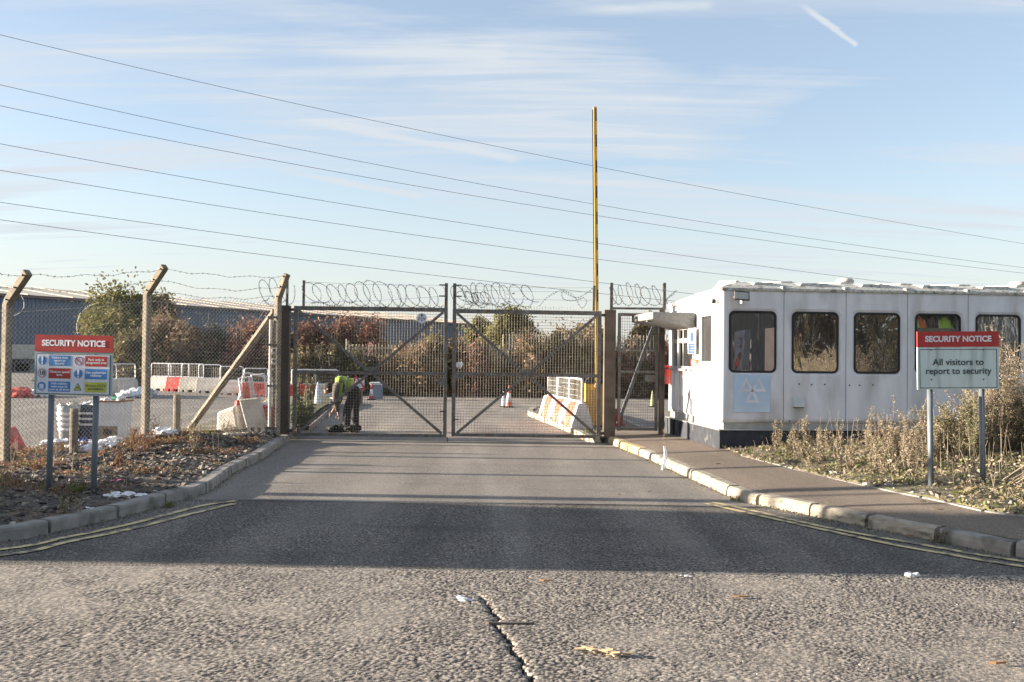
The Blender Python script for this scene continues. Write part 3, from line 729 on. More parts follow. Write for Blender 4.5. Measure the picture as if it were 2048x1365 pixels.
# short stub posts mid-bay
for px, pb, pt, d, lab in ((147, 907, 817, 14.5, 'short weathered stub post behind the left security sign'), (353, 882, 789, 16.3, 'short weathered stub post nearer the diagonal strut')):
    p = P(px, pb, d); top = P(px, pt, d).z
    MB().lathe((p.x, p.y, p.z-.15), [(.06, 0), (.058, top-p.z+.12), (.05, top-p.z+.15)], 12).build('stub_post', m_conc, label=lab, category=None) if False else tag(MB().lathe((p.x, p.y, p.z-.15), [(.06, 0), (.058, top-p.z+.12), (.05, top-p.z+.15)], 12).build('stub_post', m_conc, smooth=False), lab, 'post', 'stub posts at the fence')

# ============================================================ GATE
GL, GR = P(578, 867, 18.2), P(1207, 872, 18.5)
gdir = (V((GR.x, GR.y, 0))-V((GL.x, GL.y, 0))).normalized(); gn = V((-gdir.y, gdir.x, 0))
def gx(px): # pixel column -> distance along the gate line
    r = ray(px, 740); # intersect in plan
    o = V((GL.x, GL.y)); d = V((gdir.x, gdir.y)); den = d.x*r.y - d.y*r.x
    return (r.x*o.y - r.y*o.x)/den
def gp(u, z, n=0.0): return V((GL.x, GL.y, 0)) + gdir*u + gn*n + V((0, 0, z))
def gz(px, py):
    u = gx(px); p = gp(u, 0); return P(px, py, p.y).z
def post_box(name, px0, px1, ztop, zbot, m, label=None, cat=None, group=None, t=.19):
    u0, u1 = gx(px0), gx(px1); b = MB(); 
    vs = [gp(u0, zbot, -.02), gp(u1, zbot, -.02), gp(u1, zbot, t), gp(u0, zbot, t)]; vt = [v + V((0, 0, ztop-zbot)) for v in vs]
    b.add(vs+vt, [(0,3,2,1),(4,5,6,7),(0,1,5,4),(1,2,6,5),(2,3,7,6),(3,0,4,7)])
    o = b.build(name, m, bevel=.006); return tag(o, label, cat, group)
post_box('gate_post', 556, 577.5, gz(567, 611), -.2, mat('shaded_brown_painted_steel', (.06, .048, .04), .7, c2=(.04, .034, .03), nscale=4, bump=.2, bscale=40, bdist=.003), 'brown square gate post, shade in its colour, beside the last concrete fence post', 'gate post', 'square brown gate posts')  # same brown paint as the right post, with its shade put into the colour
post_box('gate_post', 1209, 1231, gz(1220, 620), -.1, m_brown, 'brown square gate post standing at the head of the right kerb', 'gate post', 'square brown gate posts')
post_box('gate_post', 1318.5, 1329, gz(1322, 620), 0, m_brown, 'narrow brown gate post beside the cabin and its canopy', 'gate post', 'square brown gate posts', t=.07)
def leaf(px0, px1, pyt0, pyt1, pyb0, pyb1, hinge_left, label):
    u0, u1 = gx(px0)+.01, gx(px1)-.01
    zt0, zt1, zb0, zb1 = gz(px0, pyt0), gz(px1, pyt1), gz(px0, pyb0), gz(px1, pyb1)
    t = thing('gate_leaf', label, 'gate', gp((u0+u1)/2, 0), math.atan2(gdir.y, gdir.x), 'leaves of the mesh vehicle gate')
    zt = lambda u: lerp(zt0, zt1, (u-u0)/(u1-u0)); zb = lambda u: lerp(zb0, zb1, (u-u0)/(u1-u0))
    zm = lambda u: lerp(zb(u), zt(u), .485)
    s = .065
    for u in (u0+s/2, u1-s/2):
        MB().bar(gp(u, zb(u)-.02), gp(u, zt(u)+.0), s, up=gn).build('stile', m_galv, t, bevel=.005)
    MB().bar(gp(u0+s, zt(u0)-.04), gp(u1-s, zt(u1)-.04), .07, .075).build('top_rail', m_galv, t, bevel=.005)
    MB().bar(gp(u0+s, zm(u0)), gp(u1-s, zm(u1)), .05, .06).build('middle_rail', m_galv, t, bevel=.005)
    MB().bar(gp(u0+s, zb(u0)+.01), gp(u1-s, zb(u1)+.01), .06, .055).build('bottom_rail', m_galv, t, bevel=.005)
    um = (u0+u1)/2 - (.0)
    for (ua, za), (ub, zb_) in (((u0+.08, zt(u0)-.08), (um-.04, zm(um)+.03)), ((u1-.08, zt(u1)-.08), (um+.04, zm(um)+.03)), ((um-.06, zm(um)-.04), (u0+.1, zb(u0)+.04)), ((um+.06, zm(um)-.04), (u1-.09, zb(u1)+.05))):
        MB().bar(gp(ua, za, -.01), gp(ub, zb_, -.01), .05, .055, up=gn).build('diagonal_brace', m_galv, t, bevel=.004)
    b = MB().add([gp(um-.15, zm(um)+.03, -.042), gp(um+.15, zm(um)+.03, -.042), gp(um+.07, zm(um)+.11, -.042), gp(um-.07, zm(um)+.11, -.042), gp(um-.15, zm(um)+.03, -.036), gp(um+.15, zm(um)+.03, -.036), gp(um+.07, zm(um)+.11, -.036), gp(um-.07, zm(um)+.11, -.036)], [(0,1,2,3),(7,6,5,4),(0,4,5,1),(1,5,6,2),(2,6,7,3),(3,7,4,0)])
    b.build('gusset_plate', m_galv, t)
    b = MB(); n = int((u1-u0-2*s)/.0508); wr = .0030
    for k in range(n+1):
        u = u0+s+k*(u1-u0-2*s)/n; b.tube([gp(u, zb(u)+.02, .038), gp(u, zt(u)+.055 + .012*((k*7) % 3), .038)], wr, 4, cap=False)
    n = int((zt0-zb0-.05)/.0508)
    for k in range(n+1):
        f = k/n; b.tube([gp(u0+s, lerp(zb(u0)+.03, zt(u0)-.02, f), .042), gp(u1-s, lerp(zb(u1)+.03, zt(u1)-.02, f), .042)], wr, 4, cap=False)
    b.build('welded_mesh', m_mesh, t, kind='stuff')
    return t, u0, u1, zt, zb, zm
gl = leaf(585.5, 895.5, 612, 616, 870, 873, True, 'left mesh gate leaf carrying the round parking disc')
gr = leaf(903, 1203, 618, 623, 871, 875, False, 'right mesh gate leaf with the yellow barrier machine behind it')
# tall centre uprights with little arms, lock box, drop bolt
for (t, u0, u1, zt, zb, zm), side, up_, sg in ((gl, 1, gl[2]-.033, -1), (gr, 0, gr[1]+.033, 1)):
    ztop = gz(898, 567)
    MB().bar(gp(up_, zt(up_)), gp(up_, ztop), .06, up=gn).build('extension_post', m_galv, t, bevel=.004)
    for py in (571, 593):
        z = gz(898, py); MB().bar(gp(up_, z, -.035), gp(up_+sg*.13, z, -.035), .025).build('wire_arm', m_galv, t)
MB().bar(gp(gl[2]+.02, gz(898, 875), -.05), gp(gl[2]+.02, -.02, -.05), .024).build('drop_bolt', m_galv, gl[0])
MB().box((-.16, -.03, 0), (.0, .03, .12)).v
b = MB(); u = gl[2]-.06; z = gz(880, 763); b.box((u-.13, 0, z), (u, 0, z)); b = MB(); b.bar(gp(u-.13, z), gp(u, z), .07, .13); b.build('lock_box', m_galv, gl[0], bevel=.006)
b = MB(); u = gr[1]+.065; z = gz(915, 755); b.bar(gp(u, z), gp(u+.15, z), .06, .05); b.build('lock_keep', m_galv, gr[0])
for q, (u, py) in enumerate(((gl[2]-.07, 823), (gr[1]+.07, 839))):
    b = MB(); z = gz(900, py); b.bar(gp(u-.06, z, -.05), gp(u+.06, z, -.05), .02); b.build('bolt_handle', m_barb, (gl, gr)[q][0])
for (t, u0, u1, zt, zb, zm), side, up_ in ((gl, 0, gx(581)), (gr, 1, gx(1206.5))):
    for f in (.03, .97):
        z = lerp(zb(up_), zt(up_), f); b = MB(); b.bar(gp(up_-.045, z, .03), gp(up_+.045, z, .03), .03, .05); b.build('hinge', m_barb, t)
b = MB(); p = gp(gx(1205), .02, -.02); b.lathe((p.x, p.y, 0), [(.03, 0), (.09, .10), (.05, .12)], 8); b.build('foot_pivot', m_barb, gr[0])
# P29 disc
c = gp(gx(842.5), gz(842, 637), -.055); ds = thing('parking_disc_sign', 'round white sign reading P29 with an up arrow fixed to the left gate leaf', 'sign', c, math.atan2(gdir.y, gdir.x))
MB().tube([(0, -.004, 0), (0, .004, 0)], .095, 40).build('disc', m_swhite, ds, world=False)
text('P29', .085, 0, -.02, m_sink, ds, y=-.007, bold=.0002, width=.125)
b = MB().prism([(-.03, .045), (.03, .045), (0, .082)], -.0065, -.005).prism([(-.011, .025), (.011, .025), (.011, .045), (-.011, .045)], -.0065, -.005)
b.build('arrow_mark', m_sink, ds, world=False)
# light-coloured rag snagged on the right leaf
b = MB(); c = gp(gx(918), gz(918, 733), -.04); r_ = random.Random(3)
for k in range(5): b.blob((c.x + r_.uniform(-.03, .03), c.y, c.z + r_.uniform(-.07, .06)), .035, 1.3, .5, r_)
tag(b.build('plastic_scrap', m_litter), 'pale plastic scrap snagged in the right gate leaf above its middle rail', 'litter')

# razor wire
m_razor = m_barb
def coil(x0, x1, zc, r, pitch, d=0, seed=1, n=0.0, amp=.10, parent=None, flat=.55):
    rnd = random.Random(seed); pts = []; turns = abs(x1-x0)/pitch; N = int(turns*22); sg = 1 if x1 > x0 else -1
    rr = [r*rnd.uniform(.75, 1.12) for _ in range(int(turns)+3)]; pp = [rnd.uniform(.4, 1.6) for _ in range(int(turns)+3)]; zz = [rnd.uniform(-.04, .04) for _ in range(int(turns)+3)]
    for i in range(N+1):
        th = i/22.0; k = int(th); f = th-k; ra = lerp(rr[k], rr[k+1], f); am = lerp(pp[k], pp[k+1], f)*amp
        a = 2*math.pi*th
        pts.append(gp(x0 + sg*(th*pitch) + am*math.sin(a+.4), zc + lerp(zz[k], zz[k+1], f) - ra*math.cos(a), n + flat*ra*math.sin(a)))
    b = MB(); b.tube(pts, .0045, 3, cap=False)
    for p in resample(pts, .045):
        d_ = V((rnd.uniform(-1, 1), rnd.uniform(-.4, .4), rnd.uniform(-1, 1))).normalized()*.02
        b.bar(p-d_, p+d_, .011, .004)
    return b
def hang(parent, px0, px1, y0, y1, r=.002, d=0):
    pts = []
    for q in range(9):
        f = q/8; px = lerp(px0, px1, f); u = gx(px); pts.append(gp(u, lerp(gz(px0, y0), gz(px1, y1), f) - .02*math.sin(math.pi*f), d))
    MB().tube(pts, r, 4, cap=False).build('support_wire', m_barb, parent)
for px, yt, yb, t_ in ((605.5, 561, 614, gl[0]), (1186.5, 572, 622, gr[0])):
    u = gx(px); MB().bar(gp(u, gz(px, yb)), gp(u, gz(px, yt)), .042, up=gn).build('extension_post', m_galv, t_)
zc = gz(740, 591)
coil(gx(612), gx(885), zc, .23, .185, seed=4, amp=.15, n=.02).build('razor_wire_coil', m_razor, gl[0])
hang(gl[0], 607, 885, 564, 571); hang(gl[0], 607, 885, 606, 593)
coil(gx(908), gx(1005), gz(950, 592), .235, .15, seed=9, amp=.16).build('razor_wire_coil', m_razor, gr[0])
coil(gx(1000), gx(1066), gz(1035, 590), .20, .2, seed=12, amp=.14).build('razor_wire_coil', m_razor, gr[0])
coil(gx(925), gx(975), gz(950, 598), .12, .09, seed=15, amp=.12).build('razor_wire_coil', m_razor, gr[0])
b = MB(); pts = [gp(gx(x), gz(x, y), .0) for x, y in ((1078, 612), (1090, 598), (1105, 588), (1122, 581), (1140, 588), (1150, 597), (1158, 612), (1165, 616), (1172, 604), (1165, 596), (1155, 600), (1140, 602), (1125, 598), (1124, 584), (1150, 596), (1170, 588), (1184, 577))]
pts = spline(pts, 5); barbed(b, pts, .003, .05); b.build('razor_wire_coil', m_razor, gr[0])
hang(gr[0], 912, 1186, 571, 576); hang(gr[0], 912, 1186, 593, 601); hang(gr[0], 905, 1186, 578, 584)
# coil hooped over the last concrete post and left gate post
rz = thing('razor_wire_roll', 'loose roll of razor wire hooped round the last concrete fence post', 'razor wire', gp(gx(550), 2.7))
coil(gx(520), gx(584), gz(550, 583), .235, .17, seed=21, amp=.10, n=-.1).build('wire_coil', m_razor, rz)
u = gx(570.5); MB().bar(gp(u, gz(570, 612), .1), gp(u, gz(570, 557), .1), .042, up=gn).build('extension_post', m_galv, rz)
# pedestrian gate
u0, u1 = gx(1235), gx(1316); pg = thing('pedestrian_gate', 'narrow grey mesh pedestrian gate between the brown posts beside the cabin', 'gate', gp((u0+u1)/2, .1))
zt, zb = gz(1275, 627), gz(1275, 862)
for u in (u0+.03, u1-.03): MB().bar(gp(u, zb), gp(u, zt), .055, up=gn).build('stile', m_galv, pg, bevel=.004)
for z in (zt-.03, gz(1275, 744), zb+.03): MB().bar(gp(u0+.06, z), gp(u1-.06, z), .05).build('rail', m_galv, pg, bevel=.004)
b = MB(); n = 15
for k in range(n+1): u = lerp(u0+.05, u1-.05, k/n); b.tube([gp(u, zb+.03, .03), gp(u, zt+.05, .03)], .0030, 4, cap=False)
for k in range(43): z = lerp(zb+.03, zt, k/42); b.tube([gp(u0+.05, z, .034), gp(u1-.05, z, .034)], .0030, 4, cap=False)
b.build('welded_mesh', m_mesh, pg, kind='stuff')
MB().bar(gp(gx(1313), gz(1312, 652), .35), gp(gx(1243), gz(1243, 850), .35), .05, .06).build('diagonal_brace', m_grpost, pg)
c = gp(gx(1302), gz(1302, 757), 0); MB().bar(c-gdir*.12, c+gdir*.11, .05, .13).build('lock_box', m_galv, pg, bevel=.005)
MB().bar(gp(gx(1225), gz(1225, 617)), gp(gx(1328), gz(1328, 618)), .05, .04).build('head_rail', m_galv, pg)
for px in (1221.5, 1327.5):
    u = gx(px); MB().bar(gp(u, gz(px, 620)), gp(u, gz(px, 566)), .055, up=gn).build('extension_post', m_galv, pg)
coil(gx(1216), gx(1338), gz(1275, 590), .22, .16, seed=31, amp=.12).build('razor_wire_coil', m_razor, pg)
b = MB(); barbed(b, [gp(gx(x), gz(x, y)) for x, y in ((1330, 605), (1338, 592), (1352, 581), (1345, 590), (1332, 598))], .003, .05); b.build('razor_wire_tail', m_razor, pg)

# ============================================================ POWER LINES
wires = [('topmost power line crossing the sky', ((0, 70), (1190, 333), (2048, 488))), ('second power line down at the left edge', ((0, 170), (1190, 409), (2048, 536))),
 ('third power line down, close under the second', ((0, 212), (1195, 432), (2048, 547))), ('fourth power line down at the left edge', ((0, 288), (1195, 487), (1830, 572))),
 ('fifth power line down at the left edge', ((0, 341), (1195, 519), (1600, 567))), ('second lowest power line, passing behind the gate wire', ((0, 405), (1195, 565), (1390, 589))),
 ('lowest power line crossing the sky', ((0, 440), (920, 557), (1360, 604)))]
for lab, pts3 in wires:
    (xa, ya), (xb, yb), (xc, yc) = pts3
    def q(x):
        return ya*(x-xb)*(x-xc)/((xa-xb)*(xa-xc)) + yb*(x-xa)*(x-xc)/((xb-xa)*(xb-xc)) + yc*(x-xa)*(x-xb)/((xc-xa)*(xc-xb))
    pts = []
    for k in range(29):
        x = -500 + k*110; d = 1/lerp(1/58, 1/150, (x+500)/3080); pts.append(P(x, q(x), d))
    o = MB().tube(pts, .017, 4).build('power_line', mat('dull_wire', (.11, .12, .14), .7)); tag(o, lab, 'power line', 'power lines across the sky')
# ============================================================ SIGNS
def arc(cx, cz, r, a0, a1, n): return [(cx+r*math.cos(lerp(a0, a1, i/n)), cz+r*math.sin(lerp(a0, a1, i/n))) for i in range(n+1)]
def disc(b, x, z, r, y0, y1, n=28): return b.prism(arc(x, z, r, 0, 2*math.pi*(1-1/n), n-1), y0, y1)
def ringp(b, x, z, r0, r1, y0, y1, n=28):
    for i in range(n):
        a, c = 2*math.pi*i/n, 2*math.pi*(i+1)/n
        b.prism([(x+r0*math.cos(a), z+r0*math.sin(a)), (x+r1*math.cos(a), z+r1*math.sin(a)), (x+r1*math.cos(c), z+r1*math.sin(c)), (x+r0*math.cos(c), z+r0*math.sin(c))], y0, y1)
    return b
def rect(b, x, z, w, h, y0, y1): return b.prism([(x-w/2, z-h/2), (x+w/2, z-h/2), (x+w/2, z+h/2), (x-w/2, z+h/2)], y0, y1)
def frame(b, x, z, w, h, t, y0, y1):
    rect(b, x, z+h/2-t/2, w, t, y0, y1); rect(b, x, z-h/2+t/2, w, t, y0, y1); rect(b, x-w/2+t/2, z, t, h-2*t, y0, y1); rect(b, x+w/2-t/2, z, t, h-2*t, y0, y1); return b
def security_sign(cpx, tpy, bpy_, d, w, foot, label, mred, mgrey, tilt, posts, redfrac, yaw=0.0):
    top, bot = P(cpx, tpy, d), P(cpx, bpy_, d); H = top.z-bot.z
    t = thing('security_sign', label, 'sign', (top.x, d, bot.z), 0, 'security notice boards')
    t.rotation_euler = (0, tilt, yaw); WM[t.name] = Matrix.Translation(t.location) @ Matrix.Rotation(yaw, 4, 'Z') @ Matrix.Rotation(tilt, 4, 'Y')
    zr = H*(1-redfrac)
    rect(MB(), 0, zr/2, w, zr, 0, .018).build('board', mgrey, t, world=False)
    rect(MB(), 0, (H+zr)/2, w, H-zr-.004, -.006, .018).build('header_board', mred, t, world=False)
    text('SECURITY NOTICE', .085, 0, (H+zr)/2, m_slet, t, y=-.009, bold=.0035, width=w*.815)
    for x, fz in posts:
        MB().tube([(x, .045, .02), (x, .045, foot-bot.z-.2)], .030, 14).build('post', m_grpost, t, world=False, smooth=True)
        for zf in (.2, .8):
            MB().tube([(x, -.004, H*zf*.85), (x, .0, H*zf*.85)], .009, 8).build('rivet', m_galv, t, world=False)
        MB().box((x-.05, .018, H*.25), (x+.05, .05, H*.25+.03)).build('clamp', m_grpost, t, world=False)
        MB().box((x-.05, .018, H*.75), (x+.05, .05, H*.75+.03)).build('clamp', m_grpost, t, world=False)
    return t, H, zr
# left
d = 10.3; PX = d/F
tl, H, zr = security_sign(147, 670.5, 791.5, d, 164*PX, G(96, 992, .12).z, 'left security notice board with six blue, red and yellow panels before the wire fence', m_ssred, m_sgrey2, R(.55), ((-49.5*PX, 0), (45*PX, 0)), .285, yaw=R(-6))
lw = 164*PX
rect(MB(), 0, zr*.49, lw*.955, zr*.93, -.002, -.0005).build('border', m_sink, tl, world=False)
rect(MB(), 0, zr*.49, lw*.935, zr*.90, -.004, -.0025).build('printed_panel', m_swhite, tl, world=False)
# panel geometry in fractions of the crop seen (px of the photograph)
def lx(px): return (px-147)*PX
rows = [zr*.80, zr*.505, zr*.20]
lab = [(m_sblue, ['Visitors must', 'report to', 'Security'], m_slet), (m_ssred, ['Observe speed', 'limit'], m_slet), (m_sblue, ['High visibility', 'vests must be', 'worn at all times'], m_slet),
       (m_ssred, ['Park only in', 'designated area'], m_slet), (m_sblue, ['Use pedestrian', 'walkway'], m_slet), (m_syel, ['24 hour CCTV', 'surveillance'], m_sink)]
for i, (mm, ls, ml) in enumerate(lab):
    x = lx(119) if i < 3 else lx(195.5); z = rows[i % 3]
    rect(MB(), x, z, 46.5*PX, 20.5*PX, -.0056, -.0042).build('text_panel', mm, tl, world=False)
    for k, s in enumerate(ls):
        text(s, .033 if len(ls) == 3 else .036, x, z + ((len(ls)-1)/2-k)*(5.9*PX), ml, tl, y=-.0072, bold=.0006)
xs = [lx(82), lx(82), lx(81.5), lx(159), lx(158.5), lx(158)]
for i in (0, 4, 2):
    z = rows[i % 3]; disc(MB(), xs[i], z, 8.9*PX, -.0056, -.0042).build('round_symbol', m_sblue, tl, world=False)
    if i != 2:
        b = MB(); b.prism([(xs[i]-.007, z-.012), (xs[i]+.007, z-.012), (xs[i]+.012, z+.036), (xs[i]-.012, z+.036)], -.0072, -.006); disc(b, xs[i], z+.034, .012, -.0074, -.006, 12); disc(b, xs[i], z-.030, .010, -.0072, -.006, 12)
        b.build('exclamation_mark', m_slet, tl, world=False)
    else:
        b = MB()
        for dx in (-.012, 0, .012): rect(b, xs[i]+dx, z+.003, .009, .042, -.0072, -.006)
        for sx in (-1, 1): b.prism([(xs[i]+sx*.021-.002, z-.02), (xs[i]+sx*.021+.002, z-.02), (xs[i]+sx*.018+.003, z+.018), (xs[i]+sx*.018-.003, z+.018)], -.0072, -.006)
        rect(b, xs[i], z-.026, .05, .005, -.0072, -.006); rect(b, xs[i], z-.034, .04, .003, -.0072, -.006)
        b.build('vest_symbol', m_slet, tl, world=False)
for i in (1, 3):
    z = rows[i % 3]; ringp(MB(), xs[i], z, 7.6*PX, 8.8*PX, -.0062, -.0042).build('red_ring', m_ssred, tl, world=False)
text('10', .062, xs[1], rows[1], m_sink, tl, y=-.0072, bold=.002)
a = 5.6*PX; MB().prism([(xs[3]-a-.003, rows[0]+a-.003), (xs[3]+a-.003, rows[0]-a-.003), (xs[3]+a+.003, rows[0]-a+.003), (xs[3]-a+.003, rows[0]+a+.003)], -.0058, -.0044).build('diagonal_bar', m_ssred, tl, world=False)
z = rows[2]; x = xs[5]; MB().prism([(x-8.6*PX, z-7*PX), (x+8.6*PX, z-7*PX), (x, z+8.3*PX)], -.0052, -.0042).build('warning_triangle', m_sink, tl, world=False)
MB().prism([(x-6.6*PX, z-5.8*PX), (x+6.6*PX, z-5.8*PX), (x, z+5.6*PX)], -.0068, -.0056).build('triangle_fill', m_syel, tl, world=False)
b = MB(); b.prism([(x-.018, z-.016), (x+.014, z-.003), (x+.012, z+.006), (x-.020, z-.007)], -.008, -.007); rect(b, x+.016, z-.018, .014, .006, -.008, -.007); b.build('camera_symbol', m_sink, tl, world=False)
# right
d = 10.75; PX2 = d/F
tr2, H, zr = security_sign(1917.5, 663, 779, d, 163*PX2, .14, 'right security notice board asking all visitors to report to security', m_sred, m_sgrey, R(-.95), ((-54*PX2, 0), (50*PX2, 0)), .272)
w = 163*PX2
b = frame(MB(), 0, zr*.49, w*.95, zr*.92, .006, -.003, -.0005); b.build('border', m_sink, tr2, world=False)
text('All visitors to', .098, 0, zr*.64, m_sink, tr2, y=-.006, bold=.0012, width=102*PX2)
text('report to security', .098, 0, zr*.43, m_sink, tr2, y=-.006, bold=.0012, width=131*PX2)

# ============================================================ CABIN
CZ = .17
C0 = G(1440, 898, CZ); CA = math.atan2(.097, .995)
cab = thing('security_cabin', 'white moulded security cabin with black-edged windows on a dark plinth', 'cabin', (C0.x, C0.y, 0), CA)
def cb(bld, name, m, parent=cab, **k): return bld.build(name, m, parent, world=False, **k)
MOD = 1.022; NM = 8; ZB, ZE, ZP = .575, 2.655, .46; DEP = 3.3
Wz0, Wz1 = 1.385, 2.325
def rrect(x0, x1, z0, z1, r, n=5):
    out = []
    for cx, cz, a in ((x1-r, z0+r, -90), (x1-r, z1-r, 0), (x0+r, z1-r, 90), (x0+r, z0+r, 180)):
        out += arc(cx, cz, r, R(a), R(a+90), n)
    return out
def panel_hole(b, X0, X1, Z0, Z1, hole, f):
    """flat panel with a rounded hole. f maps (x,z,depth)->3D"""
    from mathutils.geometry import tessellate_polygon
    h = [p for i, p in enumerate(hole) if abs(p[0]-hole[i-1][0])+abs(p[1]-hole[i-1][1]) > 1e-6]; n = len(h); o = len(b.v)
    outer = [(X0, Z0), (X1, Z0), (X1, Z1), (X0, Z1)]
    allp = outer + h
    tris = tessellate_polygon([[V((x, z, 0)) for x, z in outer], [V((x, z, 0)) for x, z in reversed(h)]])
    idx = [0, 1, 2, 3] + [4+n-1-i for i in range(n)]
    b.v += [tuple(f(x, z, 0)) for x, z in allp]; b.f += [tuple(o+idx[i] for i in t_) for t_ in tris]
    # reveal
    o2 = len(b.v)
    for x, z in h: b.v += [tuple(f(x, z, 0)), tuple(f(x, z, .05))]
    for i in range(n):
        j = (i+1) % n; b.f.append((o2+2*i, o2+2*j, o2+2*j+1, o2+2*i+1))
def bottom_roll(b, X0, X1, f, Z0):
    prof = [(0, Z0), (.008, Z0-.03), (.03, Z0-.055), (.07, Z0-.066), (.12, Z0-.066)]; o = len(b.v)
    for d_, z in prof: b.v += [tuple(f(X0, z, d_)), tuple(f(X1, z, d_))]
    for i in range(4): b.f.append((o+2*i, o+2*i+1, o+2*i+3, o+2*i+2))
glass = [glassmat('dark_window_glass', (.55, .55, .60), .12, .004, 3, haze=.20), glassmat('wavy_window_glass', (.5, .5, .5), .55, .012, 1.6), glassmat('wavy_window_glass_dark', (.45, .42, .42), .32, .014, 2.0), glassmat('clear_window_glass', (.92, .92, .92), .08, .01, 3, haze=.06), glassmat('hazy_window_glass', (.6, .6, .62), .22, .01, 3)]
ff = lambda x, z, d_: V((x, d_, z))
for i in range(NM):
    x0, x1 = i*MOD+.004, (i+1)*MOD-.004
    wx0, wx1 = i*MOD+.155, i*MOD+.155+.735
    Z0 = ZB+.066
    b = MB(); hole = rrect(wx0-.055, wx1+.055, Wz0-.055, Wz1+.055, .11)
    panel_hole(b, x0+(.06 if i == 0 else 0), x1, Z0, ZE, hole, ff); bottom_roll(b, x0+(.06 if i == 0 else 0), x1, ff, Z0)
    wp_ = cb(b, 'wall_panel', m_gelcoat)
    # recessed window margin
    b = MB(); inner = rrect(wx0-.012, wx1+.012, Wz0-.012, Wz1+.012, .085); o = 0
    for (x, z), (u, v) in zip(hole, inner): b.v += [(x, .004, z), (u, .020, v)]
    n = len(hole); b.f = [(2*k, 2*k+1, 2*((k+1) % n)+1, 2*((k+1) % n)) for k in range(n)]
    cb(b, 'window_surround', m_gelcoat)
    # rubber gasket
    b = MB(); outer = rrect(wx0-.020, wx1+.020, Wz0-.020, Wz1+.020, .09); mid = rrect(wx0+.016, wx1-.016, Wz0+.016, Wz1-.016, .065)
    for (x, z), (u, v) in zip(outer, mid): b.v += [(x, .018, z), (lerp(x, u, .25), .000, lerp(z, v, .25)), (lerp(x, u, .8), .000, lerp(z, v, .8)), (u, .022, v)]
    n = len(outer)
    for k in range(n):
        j = (k+1) % n
        for q in range(3): b.f.append((4*k+q, 4*j+q, 4*j+q+1, 4*k+q+1))
    win = cb(b, 'window', m_rubber)
    b = MB(); b.v = [(x, .020, z) for x, z in mid]; b.f = [tuple(range(len(mid)))]
    cb(b, 'pane', glass[(0, 1, 2, 3, 4, 2, 1, 2)[i]], win)
    # dark seam strip
    cb(MB().box((x1, .012, Z0-.05), (x1+.008, .02, ZE)), 'panel_joint', m_blackp)
# rounded front-left corner and side wall
b = MB(); n = 8
prof = [(0, ZE), (0, ZB+.066), (.008, ZB+.036), (.03, ZB+.011), (.06, ZB)]
for k in range(n+1):
    a = R(180+90*k/n)
    for ins, z in prof:
        r = .064-ins; b.v.append((.064 + r*math.cos(a), .064 + r*math.sin(a), z))
m_ = len(prof)
for k in range(n):
    for q in range(m_-1): b.f.append((k*m_+q, (k+1)*m_+q, (k+1)*m_+q+1, k*m_+q+1))
cb(b, 'corner_moulding', m_gelcoat, smooth=True)
fs = lambda t, z, d_: V((d_, t, z))
def side_t(px):      # pixel column -> distance along the side wall
    r = ray(px, 740); o = V((C0.x, C0.y)); d = V((-math.sin(CA), math.cos(CA))); den = d.x*r.y-d.y*r.x
    return (r.x*o.y - r.y*o.x)/den
def side_z(px, py):
    t = side_t(px); y = C0.y + t*math.cos(CA); return P(px, py, y).z
TA0, TA1 = side_t(1426.5), side_t(1403)
SA0, SA1 = side_t(1384.5), side_t(1345)
zs0, zs1 = side_z(1412, 729), side_z(1412, 627)
b = MB(); panel_hole(b, .064, (TA1+SA0)/2, ZB+.066, ZE, rrect(TA0, TA1, zs0, zs1, .01, 2), fs); bottom_roll(b, .064, (TA1+SA0)/2, fs, ZB+.066)
cb(b, 'side_wall_panel', m_gelcoat)
zw0, zw1 = side_z(1365, 738), side_z(1365, 655)
ts = (TA1+SA0)/2
fs2 = lambda t, z, d_: V((d_+.03, t, z))
b = MB(); panel_hole(b, ts, DEP, ZB+.066, ZE-.06, rrect(SA0, SA1, zw0, zw1, .01, 2), fs2); bottom_roll(b, ts, DEP, fs2, ZB+.066)
cb(b, 'side_wall_panel', m_gelcoat)
for t in (side_t(1357), side_t(1345)):      # moulded ribs of the rear side modules
    b = MB()
    b.tube([(.05, t, ZB+.02), (.012, t, ZB+.1), (.008, t, ZE-.3), (.03, t, ZE-.12)], .035, 8); cb(b, 'wall_rib', m_gelcoat, smooth=True)
b = MB(); b.box((.035, DEP, ZB), (.2, DEP+.02, ZE-.06)); cb(b, 'rear_corner', m_gelcoat)
# side window: frame, pane
def framed(t0, t1, z0, z1, bars, zb_=(), d_=.0, w=.05, mname='side_window', g=glass[0]):
    b = MB(); x0, x1 = d_-.02, d_+.04
    b.box((x0, t0, z0), (x1, t1, z0+w)); b.box((x0, t0, z1-w), (x1, t1, z1)); b.box((x0, t0, z0+w), (x1, t0+w, z1-w)); b.box((x0, t1-w, z0+w), (x1, t1, z1-w))
    for t in bars: b.box((x0+.005, t-w/2, z0+w), (x1-.005, t+w/2, z1-w))
    for z in zb_: b.box((x0-.01, t0+w, z-w*.9), (x1-.01, t1-w, z+w*.9))
    f = cb(b, mname, m_alu)
    cb(MB().add([(d_+.02, t0, z0), (d_+.02, t1, z0), (d_+.02, t1, z1), (d_+.02, t0, z1)], [(0, 1, 2, 3)]), 'pane', g, f)
    return f
framed(TA0, TA1, zs0, zs1, [], [], g=glass[4])
framed(SA0, SA1, zw0, zw1, [lerp(SA0, SA1, .5)], [side_z(1365, 682)], d_=.03, w=.045, mname='serving_window', g=glass[3])
cb(MB().box((-.06, SA0-.03, zw0-.03), (.06, SA1+.03, zw0)), 'window_sill', m_alu)
